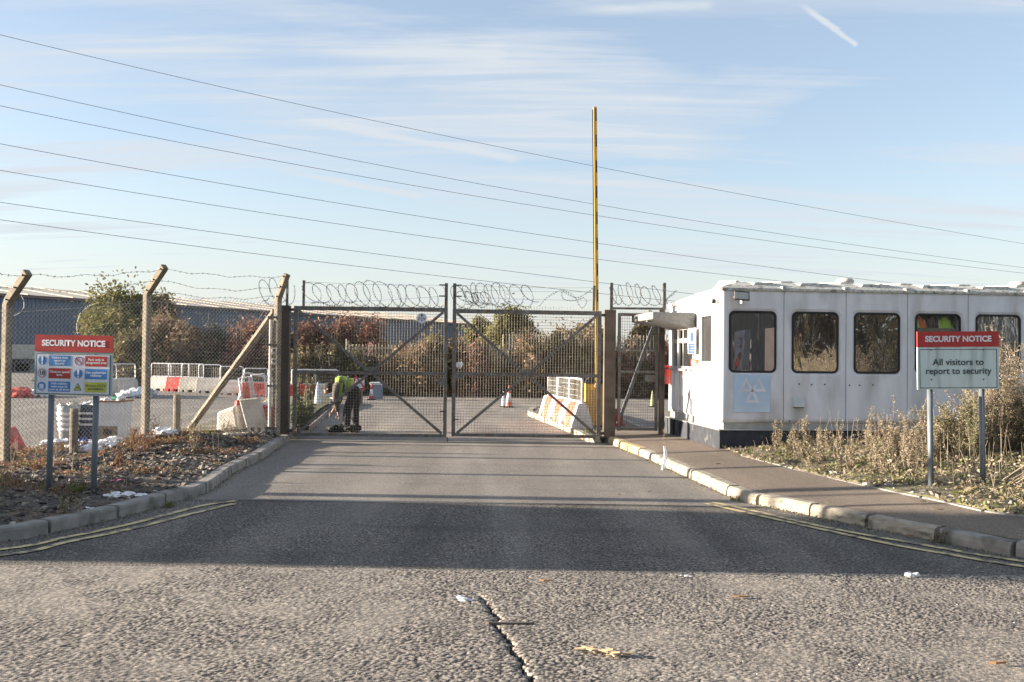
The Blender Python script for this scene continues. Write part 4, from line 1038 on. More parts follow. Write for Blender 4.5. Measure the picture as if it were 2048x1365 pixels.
# canopy over the serving window
ct0, ct1 = side_t(1389), side_t(1338)
zc_o = P(1307, 640, C0.y+ct0).z; zc_t = P(1307, 625, C0.y+ct0).z; zc_w = side_z(1387, 657); zc_wt = side_z(1387, 626)
pr = .74
b = MB()
for t in (ct0, ct1): b.v += [(.0, t, zc_w), (-pr, t, zc_o+.01), (-pr, t, zc_t+.005), (0, t, zc_wt)]
b.f = [(0, 1, 2, 3), (7, 6, 5, 4), (1, 0, 4, 5), (2, 1, 5, 6), (3, 2, 6, 7), (0, 3, 7, 4)]
cb(b, 'canopy', m_conc if False else mat('grey_canopy_board', (.22, .22, .21), .8, c2=(.17, .17, .16), nscale=20), bevel=.01)
b = MB(); b.box((-pr+.03, ct0+.5, zc_o-.02), (-pr+.12, ct0+.62, zc_o+.05)); cb(b, 'canopy_bracket', m_galv)
sp = P(1277, 637, C0.y + ct0+1.2)
fl = thing('spotlight', 'small spotlight on the outer edge of the cabin canopy', 'light', sp)
b = MB().tube([sp+V((.02, 0, -.03)), sp+V((-.05, -.02, .04))], [.035, .05], 12); b.build('lamp_head', m_galv, fl); MB().tube([sp+V((.05, 0, -.06)), sp+V((.01, 0, -.02))], .012, 6).build('bracket', m_blackp, fl)
# eaves moulding, roof with raised pans
cb(MB().box((.0, -.028, ZE), (NM*MOD, .10, ZE+.05)), 'eaves_moulding', m_roofgel, bevel=.012)
b = MB()
for z, i0 in ((ZE+.05, -.02), (ZE+.10, .02), (ZE+.19, .35), (ZE+.22, 1.5)):
    pass
cb(MB().box((-.02, .06, ZE-.05), (.05, 1.9, ZE+.0)), 'eaves_moulding', m_gelcoat)
b = MB(); prof = [(.0, ZE+.045), (.10, ZE+.10), (.38, ZE+.165), (1.65, ZE+.19)]
X1 = NM*MOD
rearz = -.11
for ins, z in prof:
    xi = ins*1.0; b.v += [(xi-.02*(ins == 0), ins, z), (X1, ins, z), (X1, DEP-ins*.99, z), (xi-.02*(ins == 0), DEP-ins*.99, z + (rearz if ins < .2 else rearz*.4 if ins < 1 else 0))]
for k in range(3):
    o = 4*k
    for q in range(4): b.f.append((o+q, o+(q+1) % 4, o+4+(q+1) % 4, o+4+q))
b.f.append((12, 13, 14, 15)); cb(b, 'roof', m_roofgel)
b = MB(); b.add([(.0, .06, ZE-.01), (.0, DEP, ZE-.13), (-.02, DEP, ZE-.06), (-.02, .0, ZE+.05)], [(0, 1, 2, 3)]); cb(b, 'side_fascia', m_gelcoat)
for i in range(NM):
    xc = i*MOD
    # roof joint saddle
    cb(MB().box((xc+MOD-.045, -.034, ZE+.003), (xc+MOD+.02, .5, ZE+.085)), 'roof_joint', m_roofgel, bevel=.01)
    for (a, c_, zt_) in ((.10, .30, .115), (.26, .72, .10)):
        b = MB(); p0 = ZE+.05
        ya, yb = (.55, 1.5) if a == .10 else (.10, .95)
        xa, xb = xc+a + (.26 if i == 0 else 0), xc+c_+.05 + (.1 if i == 0 else 0); dz = .06 if a == .10 else 0
        b.v = [(xa, ya, p0+dz), (xb+.16, ya, p0+dz), (xb+.16, yb, p0+dz+.05), (xa, yb, p0+dz+.05), (xa+.07, ya+.02, p0+dz+.10), (xb, ya+.02, p0+dz+.10), (xb, yb, p0+dz+.16), (xa+.07, yb, p0+dz+.16)]
        b.f = [(0,3,2,1),(4,5,6,7),(0,1,5,4),(1,2,6,5),(2,3,7,6),(3,0,4,7)]
        cb(b, 'roof_pan', m_roofgel, bevel=.008)
        st_ = MB().box((xa-.03, ya, p0+dz), (xa+.03, yb, p0+dz+.05)); cb(st_, 'roof_step', m_roofgel)
for px, py, lab in ((1690, 567, 'roof_vent'), (2036, 574, 'roof_vent')):
    p = P(px, py, C0.y+1.6); q = WM[cab.name].inverted() @ p
    cb(MB().lathe((q.x, q.y, ZE+.15), [(.07, 0), (.07, q.z-ZE-.15), (.145, q.z-ZE-.14), (.155, q.z-ZE-.11), (.12, q.z-ZE-.07), (.04, q.z-ZE-.06)], 20), lab, m_whp, smooth=True)
# skirting, plinth
cb(MB().box((.07, .06, ZP), (X1, DEP, ZB+.01)), 'skirting', m_alu)
b = MB().box((-.015, -.015, 0), (X1, DEP+.1, ZP)); cb(b, 'plinth', m_plinth, bevel=.006)
cb(MB().box((-.03, -.03, ZP), (X1, DEP, ZP+.012)), 'sill_flashing', m_alu)
for t in (side_t(1362), side_t(1350)): cb(MB().box((-.05, t-.06, 0), (-.015, t+.06, ZP)), 'plinth_pier', m_plinth)
# interior (real room behind the glass)
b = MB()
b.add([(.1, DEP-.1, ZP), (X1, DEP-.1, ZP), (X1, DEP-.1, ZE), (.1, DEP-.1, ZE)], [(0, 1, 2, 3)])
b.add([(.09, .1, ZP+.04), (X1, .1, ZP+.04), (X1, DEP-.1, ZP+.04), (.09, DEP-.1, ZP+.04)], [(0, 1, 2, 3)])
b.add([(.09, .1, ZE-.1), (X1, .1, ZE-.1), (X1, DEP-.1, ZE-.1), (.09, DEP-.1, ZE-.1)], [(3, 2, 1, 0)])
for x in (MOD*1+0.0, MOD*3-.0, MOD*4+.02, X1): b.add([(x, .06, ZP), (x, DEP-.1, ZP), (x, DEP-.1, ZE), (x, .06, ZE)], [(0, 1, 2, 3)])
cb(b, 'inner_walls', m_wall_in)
cb(MB().add([(4*MOD+.05, .075, Wz0-.1), (5*MOD-.02, .075, Wz0-.1), (5*MOD-.02, .075, Wz1+.1), (4*MOD+.05, .075, Wz1+.1)], [(0, 1, 2, 3)]), 'roller_blind', mat('grey_blind', (.5, .5, .48), .9))
# poster inside the first window, with red shapes
ps = thing('window_poster', 'white poster with red shapes standing inside the first cabin window', 'poster', (C0.x, C0.y, 0), CA)
b = MB(); L = [(.205, Wz0+.02), (.36, Wz0+.02), (.372, Wz0+.20), (.405, Wz0+.45), (.395, Wz0+.55), (.41, Wz0+.66), (.24, Wz0+.62), (.235, Wz0+.4), (.245, Wz0+.25)]
b.prism([(x, z) for x, z in L], .05, .056); b.build('sheet', m_litter, ps, world=False)
b = MB(); b.prism([(.41, Wz0+.66), (.50, Wz0+.66), (.50, Wz0+.4), (.47, Wz0+.02), (.36, Wz0+.02), (.372, Wz0+.2), (.405, Wz0+.45), (.395, Wz0+.55)], .058, .062); b.build('folded_back', mat('grey_card', (.30, .31, .34), .8), ps, world=False)
b = MB(); pts = [(.322, .53), (.345, .52), (.352, .47), (.345, .41), (.325, .375)]
b.tube([(x, .046, Wz0+z) for x, z in pts], [.02, .012, .010, .014, .026], 8)
b.tube([(x, .046, Wz0+z) for x, z in ((.325, .30), (.30, .22), (.325, .19), (.345, .24), (.33, .30))], .014, 8)
b.tube([(x, .046, Wz0+z) for x, z in ((.30, .2), (.275, .1), (.25, .04))], [.03, .035, .02], 8)
b.build('red_shapes', m_sred, ps, world=False)
# jackets on a rail behind the fourth window
def jacket(x, m, lab, w=.13, y=.20):
    j = thing('hanging_jacket', lab, 'jacket', (C0.x, C0.y, 0), CA, 'jackets behind the fourth window')
    b = MB(); zt_ = Wz1-.02; prof = [(.03, 0), (w*.55, -.05), (w*.7, -.2), (w*.75, -.45), (w*.8, -.62)]
    n = 12; o = 0
    for r_, dz in prof:
        for k in range(n):
            a = 2*math.pi*k/n; b.v.append((x+r_*math.cos(a)*(1+.08*math.sin(3*a+dz*20)), y+.5*r_*math.sin(a), zt_+dz))
    for i in range(len(prof)-1):
        for k in range(n): b.f.append((i*n+k, i*n+(k+1) % n, (i+1)*n+(k+1) % n, (i+1)*n+k))
    b.build('body', m, j, world=False, smooth=True)
    for s in (-1, 1): MB().tube([(x+s*w*.5, y, zt_-.06), (x+s*w*.78, y-.02, zt_-.3), (x+s*w*.8, y-.03, zt_-.52)], [.035, .04, .035], 8).build('sleeve', m, j, world=False, smooth=True)
    MB().box((x-w*.8, y-.085, zt_-.33), (x+w*.8, y+.085, zt_-.28)).build('reflective_band', m_reflec, j, world=False)
jacket(3*MOD+.30, m_hior, 'orange hi-vis jacket hanging behind the fourth cabin window')
jacket(3*MOD+.51, m_jacket, 'dark jacket hanging between the orange and yellow ones in the cabin')
jacket(3*MOD+.73, m_hiyel2, 'yellow hi-vis jacket hanging at the right of the fourth cabin window')
jacket(3*MOD+.20, m_hiyel2, 'low yellow-green jacket at the left edge of the fourth cabin window', .06, .16)
cb(MB().box((3*MOD+.06, .09, Wz1-.27), (4*MOD-.04, .11, Wz1-.21)), 'clothes_rail', m_conc)
# MOT-style three-triangle board
ft0 = lambda px: (lambda r: ((r.x*C0.y - r.y*C0.x)/(math.cos(CA)*r.y - math.sin(CA)*r.x)))(ray(px, 740))
def fz_(px, py): s = ft0(px); return P(px, py, C0.y + s*math.sin(CA)).z
x0, x1, z0, z1 = ft0(1468), ft0(1540.5), fz_(1504, 825), fz_(1504, 749.5)
mo = thing('triangle_board', 'faded pale blue board with three pale triangles under the first cabin window', 'sign', (C0.x, C0.y, 0), CA)
MB().box((x0, -.014, z0), (x1, -.002, z1)).build('board', mat('faded_blue_print', (.56, .68, .80), .5, c2=(.42, .57, .75), nscale=2.2, lo=.4, hi=.65, stretch=(.6, 1, 1)), mo, world=False)
def tri_ring(cx, z, s, t):
    b = MB(); hh = s*.92; O = [(cx-s/2, z), (cx+s/2, z), (cx, z+hh)]; cz_ = z+hh*.36; I = [(cx+(x-cx)*t, cz_+(zz_-cz_)*t) for x, zz_ in O]
    for k in range(3):
        j = (k+1) % 3; b.prism([O[k], O[j], I[j], I[k]], -.0175, -.0145)
    return b
wd = x1-x0
for cx, z in ((x0+wd*.335, z0+(z1-z0)*.545), (x0+wd*.675, z0+(z1-z0)*.545), (x0+wd*.50, z0+(z1-z0)*.25)): tri_ring(cx, z, wd*.42, .44).build('triangle_mark', mat('faded_pale_print', (.74, .75, .80), .5), mo, world=False)
# extractor vent, bolts, floodlight, camera
x0, x1, z0, z1 = ft0(1585), ft0(1608), fz_(1596, 814), fz_(1596, 793.5)
vt = thing('wall_vent', 'small square white vent cowl on the second cabin panel', 'vent', (C0.x, C0.y, 0), CA)
b = MB(); b.v = [(x0, 0, z0), (x1, 0, z0), (x1, 0, z1), (x0, 0, z1), (x0, -.07, z0), (x1, -.07, z0), (x1-.01, -.02, z1-.005), (x0+.01, -.02, z1-.005)]; b.f = [(0,1,5,4),(4,5,6,7),(0,4,7,3),(1,2,6,5),(3,7,6,2)]
b.build('cowl', mat('vent_white', (.60, .63, .62), .5), vt, world=False)
for k in range(3): MB().box((x0+.01, -.06, z0-.006-.001*k), (x1-.01, -.055+.02*k, z0-.002)).build('louvre', m_blackp, vt, world=False)
for px, py in ((1598.7, 768.5), (1623.5, 769.5), (1649.5, 769.5), (1699, 771), (1719.5, 771), (1746, 770.5), (1579.5, 843)):
    x, z = ft0(px), fz_(px, py); cb(MB().tube([(x, -.006, z), (x, .002, z)], .012, 10), 'bolt', m_blackp)
x0, x1, z0, z1 = ft0(1461), ft0(1492), fz_(1476, 602), fz_(1476, 584)
fl = thing('floodlight', 'square white-faced floodlight mounted at the top left of the cabin front', 'floodlight', (C0.x, C0.y, 0), CA)
xm, zm_ = (x0+x1)/2, (z0+z1)/2; q = Euler((R(-12), R(3), R(6))).to_matrix()
MB().box((x0, -.16, z0), (x1, -.125, z1), q).build('housing', m_blackp, fl, world=False, bevel=.004)
MB().box((x0+.018, -.166, z0+.016), (x1-.018, -.160, z1-.016), q).build('lamp_face', m_alu, fl, world=False)
MB().box((xm-.02, -.166, zm_-.01), (xm+.05, -.164, zm_+.03), q).v
MB().tube([(xm-.1, 0, zm_-.02), (xm-.05, -.12, zm_-.02)], .015, 6).build('bracket', m_galv, fl, world=False)
MB().tube([(xm+.01, -.13, z0-.05), (xm+.01, -.13, z0-.005)], .03, 12).build('sensor', m_whp, fl, world=False)
cp = side_t(1429.5); z = side_z(1429.5, 604)
dc = thing('dome_camera', 'small white dome camera high on the sunlit side of the cabin', 'camera', (C0.x, C0.y, 0), CA)
MB().tube([(.0, .16, z), (-.045, .16, z)], .065, 16).build('base', m_whp, dc, world=False)
MB().blob((-.07, .16, z), .042, 1, 0, sub=2).build('dome', m_blackp, dc, world=False, smooth=True)
m_dblue = mat('faded_print_blue', (.02, .07, .24), .6)
# notices on the side wall
def side_card(px0, px1, py0, py1, m, lab, marks=(), tilt=0, out=.012, d_=0):
    t0, t1 = side_t(px1), side_t(px0); pm = (px0+px1)/2; z0, z1 = side_z(pm, py1), side_z(pm, py0)
    t = thing('notice', lab, 'notice', (C0.x, C0.y, 0), CA, 'notices on the side of the cabin')
    b = MB(); b.box((-out+d_, t0, z0), (-out+d_+.006, t1, z1)); b.build('card', m, t, world=False)
    for (a, c_, e, f_, mm) in marks:      # fractions: left,right,bottom,top (left = far end)
        ta, tb = lerp(t1, t0, a), lerp(t1, t0, c_)
        MB().box((-out+d_-.003, tb, lerp(z0, z1, e)), (-out+d_-.0005, ta, lerp(z0, z1, f_))).build('print', mm, t, world=False)
    return t
side_card(1382, 1398, 657, 708, m_litter, 'tall white and blue notice hanging between the two side windows', [(.08, .92, .02, .40, m_dblue), (.3, .7, .48, .85, m_dblue), (.2, .8, .10, .13, m_slet), (.2, .8, .20, .23, m_slet), (.15, .85, .30, .33, m_slet)], out=.06)
side_card(1383, 1397.5, 719, 731, mat('sign_orange', (.42, .075, .02), .6), 'small orange notice under the tall blue notice on the cabin side', [(.1, .6, .5, .7, m_slet), (.1, .9, .2, .3, m_slet)])
side_card(1383, 1398, 733, 798, m_litter, 'long white paper notice below the orange one on the cabin side', [(.3, .8, .1, .14, m_sink), (.3, .8, .02, .07, m_grpost), (.2, .6, .85, .87, m_grpost)])
side_card(1427, 1433, 667, 692, m_gelcoat, 'narrow strip with red lettering beside the corner of the cabin', [(.1, .9, .02+.2*k, .12+.2*k, m_sred) for k in range(5)])
side_card(1358, 1374, 742, 792, m_gelcoat, 'white notice with faint red heading under the serving window', [(.1, .9, .85, .95, mat('faded_red_print', (.75, .45, .40), .6))], d_=.03)
rb_t0, rb_t1 = side_t(1342), side_t(1332); 
rb = thing('red_box', 'narrow red post box fixed to the far side edge of the cabin', 'box', (C0.x, C0.y, 0), CA)
z0, z1 = side_z(1337, 768), side_z(1337, 731); yc = side_t(1340)
MB().box((-.12, yc, z0), (.02, yc+.15, z1)).build('case', m_redp, rb, world=False, bevel=.01)
MB().box((-.10, yc-.006, z1-.07), (.0, yc-.001, z1-.05)).build('slot', m_blackp, rb, world=False)

# ============================================================ BARRIER MACHINE
bm_ = G(1187, 854, .1); d = bm_.y; PXB = d/F
bar = thing('boom_barrier', 'yellow boom barrier with its striped arm raised vertically behind the gate', 'barrier', bm_)
w = 36*PXB; x0 = bm_.x - 17*PXB; x1 = x0+w; z0 = .1; z1 = P(1187, 768, d).z
MB().box((x0, d, z0), (x1, d+.32, z1)).build('cabinet', m_yel, bar, bevel=.012)
MB().box((x0-.01, d-.01, z0), (x1+.01, d+.33, z0+.03)).build('base_plate', m_blackp, bar)
b = MB(); zt_ = P(1187, 754, d).z; o = [(x0, z1), (x1, z1), (x1-.02, z1+.07), (x1-.10, zt_), (x0+.10, zt_), (x0+.02, z1+.07)]; b.prism(o, d-.005, d+.325); b.build('top_cover', m_blackp, bar)
for k in range(4):     # perforated front: columns of slots
    for j in range(9):
        x = x0+.10+k*.055; z = z0+.28+j*.055
        if k == 0: first = MB().box((x-.004, d-.003, z), (x+.004, d-.0005, z+.035)).build('slot', m_palis, bar) if j == 0 else first
        if k or j: share(bar, first, (k*.055, 0, j*.055))
MB().box((x1-.17, d-.03, z1-.08), (x1-.04, d-.002, z1-.0)).build('label_plate', m_whp, bar)
MB().tube([(x0+.02, d-.02, z0+.42), (x0-.0, d-.02, z0+.50)], .015, 8).build('lock', m_blackp, bar)
# arm
pv = P(1195, 772, d-.09); tp = P(1190, 214, d-.09)
MB().tube([pv+V((0, -.03, 0)), pv+V((0, .09, 0))], .055, 14).build('pivot', m_whp, bar)
up_ = (tp-pv).normalized()
MB().bar(pv-up_*.05, tp, .075, .05, up=(0, 1, 0)).build('arm', m_yel, bar, bevel=.008)
lft = V((-.052, 0.015, 0)); MB().bar(pv+lft+up_*.1, tp+lft-up_*.06, .016, .05, up=(0, 1, 0)).build('rubber_edge', m_rubber, bar)
fr = V((.018, -.028, 0)); L = (tp-pv).length
for k in range(11):
    a = tp - up_*(.05 + k*.55) + fr
    if (a-pv).length < .4 or a.z < 1.2: break
    MB().bar(a, a-up_*.255, .028, .006, up=(0, 1, 0)).build('dark_stripe', mat('dark_tape', (.03, .025, .03), .5), bar)

# ============================================================ WATER-FILLED BARRIERS
def barrier_proto(m, label, H1=.52, H2=.5, L=1.0, mesh=True, group='plastic water barriers with mesh tops', sparse=False):
    t = thing('water_barrier', label, 'barrier', (0, 0, 0), 0, group)
    b = MB(); N = 5
    def sec(x):
        return [(x, -.22, .09), (x, -.20, .16), (x, -.10, H1-.03), (x, -.07, H1), (x, .07, H1), (x, .10, H1-.03), (x, .20, .16), (x, .22, .09)]
    for x in (-L/2, -L/2+.03, L/2-.03, L/2): b.v += sec(x)
    for i in range(3):
        for k in range(8): b.f.append((i*8+k, (i+1)*8+k, (i+1)*8+(k+1) % 8, i*8+(k+1) % 8))
    b.f += [tuple(range(8)), tuple(reversed(range(24, 32)))]
    for x0, x1 in ((-L/2, -L/2+.16), (-.25, -.10), (.10, .25), (L/2-.16, L/2)):
        b.box((x0, -.22, 0), (x1, .22, .092))
    b.build('body', m, t, bevel=.012)
    if mesh:
        b = MB(); z0, z1 = H1+.02, H1+H2; r = .022; a = L/2-.04
        pts = [V((-a, 0, z0)), V((-a, 0, z1-.07)), V((-a+.02, 0, z1-.02)), V((-a+.07, 0, z1)), V((a-.07, 0, z1)), V((a-.02, 0, z1-.02)), V((a, 0, z1-.07)), V((a, 0, z0))]
        b.tube(pts, r, 6, closed=True); b.build('mesh_frame', m_litter, t)
        b = MB()
        nn = 12
        for k in range(1, nn): x = lerp(-a, a, k/nn); b.tube([(x, 0, z0), (x, 0, z1)], .003 if not sparse else .0022, 3)
        for k in range(1, 4): z = lerp(z0, z1, k/4); b.tube([(-a, 0, z), (a, 0, z)], .003, 3)
        b.build('wire_infill', m_link, t, kind='stuff')
    return t
pw = barrier_proto(m_whp, 'x'); pr_ = barrier_proto(m_redp, 'x')
first_used = {}
def place_barrier(kind, loc, rz, label, rot=None, scale=None, group=None):
    src = pw if kind == 'w' else pr_
    if kind not in first_used: first_used[kind] = 1; o = src; o.location = loc; o.rotation_euler = (0, 0, rz); o['label'] = label
    else: o = dup(src, loc, rz, label)
    if scale: o.scale = scale
    if rot: o.rotation_euler = rot
    if group: o['group'] = group
    return o
# row inside the gate on the island, running away from the camera
A, B = G(1160, 858, .1), G(1091, 832, .1); dv = (B-A); rz = math.atan2(dv.y, dv.x); dn = dv.normalized()
names = ['nearest', 'middle', 'farthest']
LI = dv.length/3
pi_ = barrier_proto(m_litter, 'x', L=LI-.03, sparse=True)
for sx in (-1,):
    b = MB(); x0_ = sx*(LI-.03)/2 + .20; x1_ = x0_ + .82
    for x in (x0_, x1_): b.v += [(x, -.223, -.0), (x, -.223, .09), (x, -.203, .162), (x, -.103, .495), (x, -.073, .524), (x, .073, .524), (x, .103, .495), (x, .203, .162), (x, .223, .09), (x, .223, -.0)]
    for k in range(10): b.f.append((k, 10+k, 10+(k+1) % 10, (k+1) % 10))
    b.f += [tuple(range(10)), tuple(reversed(range(10, 20)))]; b.build('red_section', m_opl, pi_, world=False)
for k in range(3):
    c = A + dn*(LI*(k+.5)) + V((.05, .0, 0)); c.z = .1; lab = '%s of the three red and white mesh-topped barriers beside the yellow barrier machine' % names[k]
    if k == 0: pi_.location = c; pi_.rotation_euler = (0, 0, rz); pi_['label'] = lab; pi_['group'] = 'barriers on the island by the boom'
    else: dup(pi_, c, rz, lab)['group'] = 'barriers on the island by the boom'
# row across the back of the yard on the left
row = [(322, 'w', 41.5, -.25), (357, 'r', 41, -.2), (385, 'w', 40.5, -.12), (419, 'w', 40, -.08), (463, 'w', 39.3, -.05), (512, 'r', 38.7, -.03), (560, 'w', 38.3, 0), (607, 'r', 38, 0), (652, 'w', 38, .0)]
where = ['leftmost, end-on', 'second from the left', 'third from the left', 'fourth from the left', 'fifth from the left', 'sixth from the left', 'seventh from the left', 'eighth from the left', 'rightmost']
for k, (px, kd, d, a) in enumerate(row):
    p = P(px, 783, d); p.z = Yz(p.x, p.y) - .02
    place_barrier(kd, p, a, '%s %s barrier of the row across the back of the yard' % (where[k], {'w': 'white', 'r': 'red'}[kd]), scale=(1.0, 1, 1.12), group='barriers across the back of the yard')
for px, d, a, lab in ((247, 37, .9, 'white barrier turned sideways left of the far barrier row'), (205, 36, .5, 'white barrier mostly hidden behind the left security sign')):
    p = P(px, 796, d); p.z = Yz(p.x, p.y); place_barrier('w', p, a, lab)
# tipped barriers beside the last concrete post
p = P(512, 846, 19.3); place_barrier('r', (p.x, p.y, .02), 0, 'red barrier with mesh top leaning behind the last concrete fence post', rot=(R(-8), R(12), R(25)))
p = P(470, 852, 18.9)
b = MB(); r_ = random.Random(4); t = thing('water_barrier', 'dirty white barrier block tipped on its end behind the wire fence', 'barrier', (p.x, p.y, 0.02), R(-14)); 
t.rotation_euler = (R(4), R(-7), R(-14))
b.v = [(-.30, -.2, 0), (.22, -.2, 0), (.22, .25, 0), (-.30, .25, 0), (-.22, -.16, .50), (.17, -.16, .58), (.17, .2, .58), (-.22, .2, .50)]; b.f = [(0,3,2,1),(4,5,6,7),(0,1,5,4),(1,2,6,5),(2,3,7,6),(3,0,4,7)]
b.build('body', m_whp, t, world=False, bevel=.05)
for x in (-.2, .05): MB().box((x, -.225, .0), (x+.1, -.19, .2)).build('foot_lug', m_whp, t, world=False, bevel=.01)
p = P(515, 855, 18.7); t = thing('water_barrier', 'white barrier end with notched feet leaning against the red one by the concrete post', 'barrier', p)
b = MB(); b.v = [(-.17, -.15, 0), (.17, -.15, 0), (.17, .15, 0), (-.17, .15, 0), (-.33, -.1, .52), (.02, -.1, .56), (.02, .12, .56), (-.33, .12, .52)]; b.f = [(0,3,2,1),(4,5,6,7),(0,1,5,4),(1,2,6,5),(2,3,7,6),(3,0,4,7)]
b.build('body', m_whp, t, world=False, bevel=.02)
for x in (-.15, -.02, .1): MB().box((x, -.152, -.07), (x+.06, -.05, .01)).build('foot_lug', m_whp, t, world=False)
fr_ = thing('barrier_mesh_panel', 'loose white-framed mesh panel with triangular print leaning above the tipped barriers', 'mesh panel', P(500, 800, 18.9))
for (x0, x1, y0, y1), dy in (((478, 500, 757, 803), 0), ((503, 530, 751, 796), -4)):
    b = MB(); ps_ = [P(x0, y0, 18.85), P(x1-2, y0-3, 18.85), P(x1+4, y1-4, 18.85), P(x0+6, y1+2, 18.85)]; b.tube(ps_, .022, 6, closed=True); b.build('frame', m_litter, fr_)
    b = MB()
    for k in range(1, 6): b.tube([ps_[0].lerp(ps_[1], k/6), ps_[3].lerp(ps_[2], k/6)], .003, 3)
    b.build('wire_infill', m_link, fr_)
b = MB(); q = [P(493, 762, 18.9), P(486, 800, 18.9), P(503, 798, 18.9)]; b.add([q[0], q[1], q[2], q[0]+V((0, .01, 0)), q[1]+V((0, .01, 0)), q[2]+V((0, .01, 0))], [(0, 1, 2), (5, 4, 3), (0, 3, 4, 1), (1, 4, 5, 2), (2, 5, 3, 0)]); b.build('red_triangle_print', m_opl, fr_)
b = MB(); q = [P(513, 783, 18.9), P(512, 770, 18.9), P(527, 768, 18.9), P(527, 778, 18.9)]; b.add(q+[v+V((0, .01, 0)) for v in q], [(3, 2, 1, 0), (4, 5, 6, 7)]); b.build('red_band_print', m_opl, fr_)
# red trapezoid block at the left edge, in the yard
p = P(12, 925, 15.2); t = thing('water_barrier', 'red barrier block behind the leftmost concrete post', 'barrier', (p.x, p.y, -.07), .1)
b = MB(); b.v = [(-.35, -.25, 0), (.30, -.25, 0), (.30, .25, 0), (-.35, .25, 0), (-.28, -.12, .5), (.10, -.12, .5), (.10, .12, .5), (-.28, .12, .5)]; b.f = [(0,3,2,1),(4,5,6,7),(0,1,5,4),(1,2,6,5),(2,3,7,6),(3,0,4,7)]
b.build('body', m_redp, t, world=False, bevel=.02)
MB().box((-.3, -.26, 0), (.25, -.245, .08)).build('foot_rail', m_redp, t, world=False)
p = P(1236, 862, 21.5); t = thing('water_barrier', 'red barrier end showing between gate post and pedestrian gate', 'barrier', (p.x+.02, p.y, .1), .4)
b = MB(); b.box((-.2, -.1, 0), (.06, .1, .38)); b.build('body', m_redp, t, world=False, bevel=.03)
MB().box((-.2, -.12, .0), (.08, .12, .06)).build('foot', m_redp, t, world=False)

# ============================================================ PERSON
def skin(name, vs, es, rs, m, parent, sub=1):
    me = bpy.data.meshes.new('t'); me.from_pydata([tuple(v) for v in vs], es, []); o = bpy.data.objects.new('t', me); col.objects.link(o)
    sk = o.modifiers.new('s', 'SKIN'); ss = o.modifiers.new('u', 'SUBSURF'); ss.levels = sub; ss.render_levels = sub
    for i, r in enumerate(rs): me.skin_vertices[0].data[i].radius = (r, r) if not isinstance(r, tuple) else r
    me.skin_vertices[0].data[0].use_root = True
    dg = bpy.context.evaluated_depsgraph_get(); m2 = bpy.data.meshes.new_from_object(o.evaluated_get(dg)); bpy.data.objects.remove(o)
    m2.name = name; m2.materials.clear(); m2.materials.append(m)
    for p in m2.polygons: p.use_smooth = True
    ob = bpy.data.objects.new(name, m2); col.objects.link(ob); ob.parent = parent; return ob
pf = G(698, 863, 0)
per = thing('person', 'person in black trousers and yellow hi-vis vest bending over behind the left gate leaf', 'person', pf, 0)
hipL, hipR = V((.10, -.09, .80)), V((.14, .09, .80)); pel = V((.12, 0, .84)); kneeL, kneeR = V((-.02, -.11, .46)), V((.10, .11, .46)); ankL, ankR = V((-.04, -.12, .10)), V((.12, .12, .10))
w1, w2, ch, nk, hd = V((.03, 0, .93)), V((-.10, 0, .98)), V((-.22, 0, .97)), V((-.31, 0, .93)), V((-.41, 0, .90))
shL, shR = V((-.25, -.17, .92)), V((-.23, .17, .92)); elL, elR = V((-.26, -.20, .64)), V((-.22, .19, .66)); wrL, wrR = V((-.20, -.16, .40)), V((-.34, .12, .44)); haL, haR = V((-.19, -.15, .32)), V((-.38, .10, .37))
body_v = [pel, w1, w2, ch, nk, hd, shL, elL, wrL, haL, shR, elR, wrR, haR, hipL, kneeL, ankL, hipR, kneeR, ankR]
body_e = [(0,1),(1,2),(2,3),(3,4),(4,5),(3,6),(6,7),(7,8),(8,9),(3,10),(10,11),(11,12),(12,13),(0,14),(14,15),(15,16),(0,17),(17,18),(18,19)]
skin('body', body_v, body_e, [.11,.11,.12,.12,.05,.085,.055,.04,.028,.03,.055,.04,.028,.03,.08,.055,.035,.08,.055,.035], m_skin, per)
for hnd, wr, sx in ((haL, wrL, 1), (haR, wrR, -1)):
    d_ = (hnd-wr).normalized()
    b = MB()
    for k, ln in enumerate((.075, .085, .08, .065)):
        o = hnd + V((0, (k-1.5)*.02, 0)) + d_*.02; b.tube([o, o+d_*ln*.5+V((-.008, 0, 0)), o+d_*ln+V((.008, 0, 0))], [.009, .0085, .007], 6)
    o = hnd - d_*.01 + V((-.02, 0, 0)); b.tube([o, o+V((-.03, 0, -.02)), o+V((-.035, 0, -.05))], [.011, .010, .008], 6)
    b.build('hand_fingers', m_skin, per, world=False, smooth=True)
skin('trousers', [pel, hipL, kneeL, ankL, hipR, kneeR, ankR, w1], [(0,1),(1,2),(2,3),(0,4),(4,5),(5,6),(0,7)], [.145,.12,.095,.085,.12,.095,.085,.12], m_black, per)
skin('jacket', [w1, w2, ch, nk+V((.03, 0, 0)), shL, elL, wrL, shR, elR, wrR], [(0,1),(1,2),(2,3),(2,4),(4,5),(5,6),(2,7),(7,8),(8,9)], [.135,.145,.145,.085,.085,.068,.052,.085,.068,.052], m_jacket, per)
skin('hi_vis_vest', [V((.06, 0, .92)), V((-.03, 0, .97)), V((-.13, 0, 1.0)), V((-.225, 0, .985)), V((-.28, 0, .96))], [(0,1),(1,2),(2,3),(3,4)], [(.14,.155),(.145,.16),(.15,.165),(.15,.175),(.11,.13)], m_hivis, per)
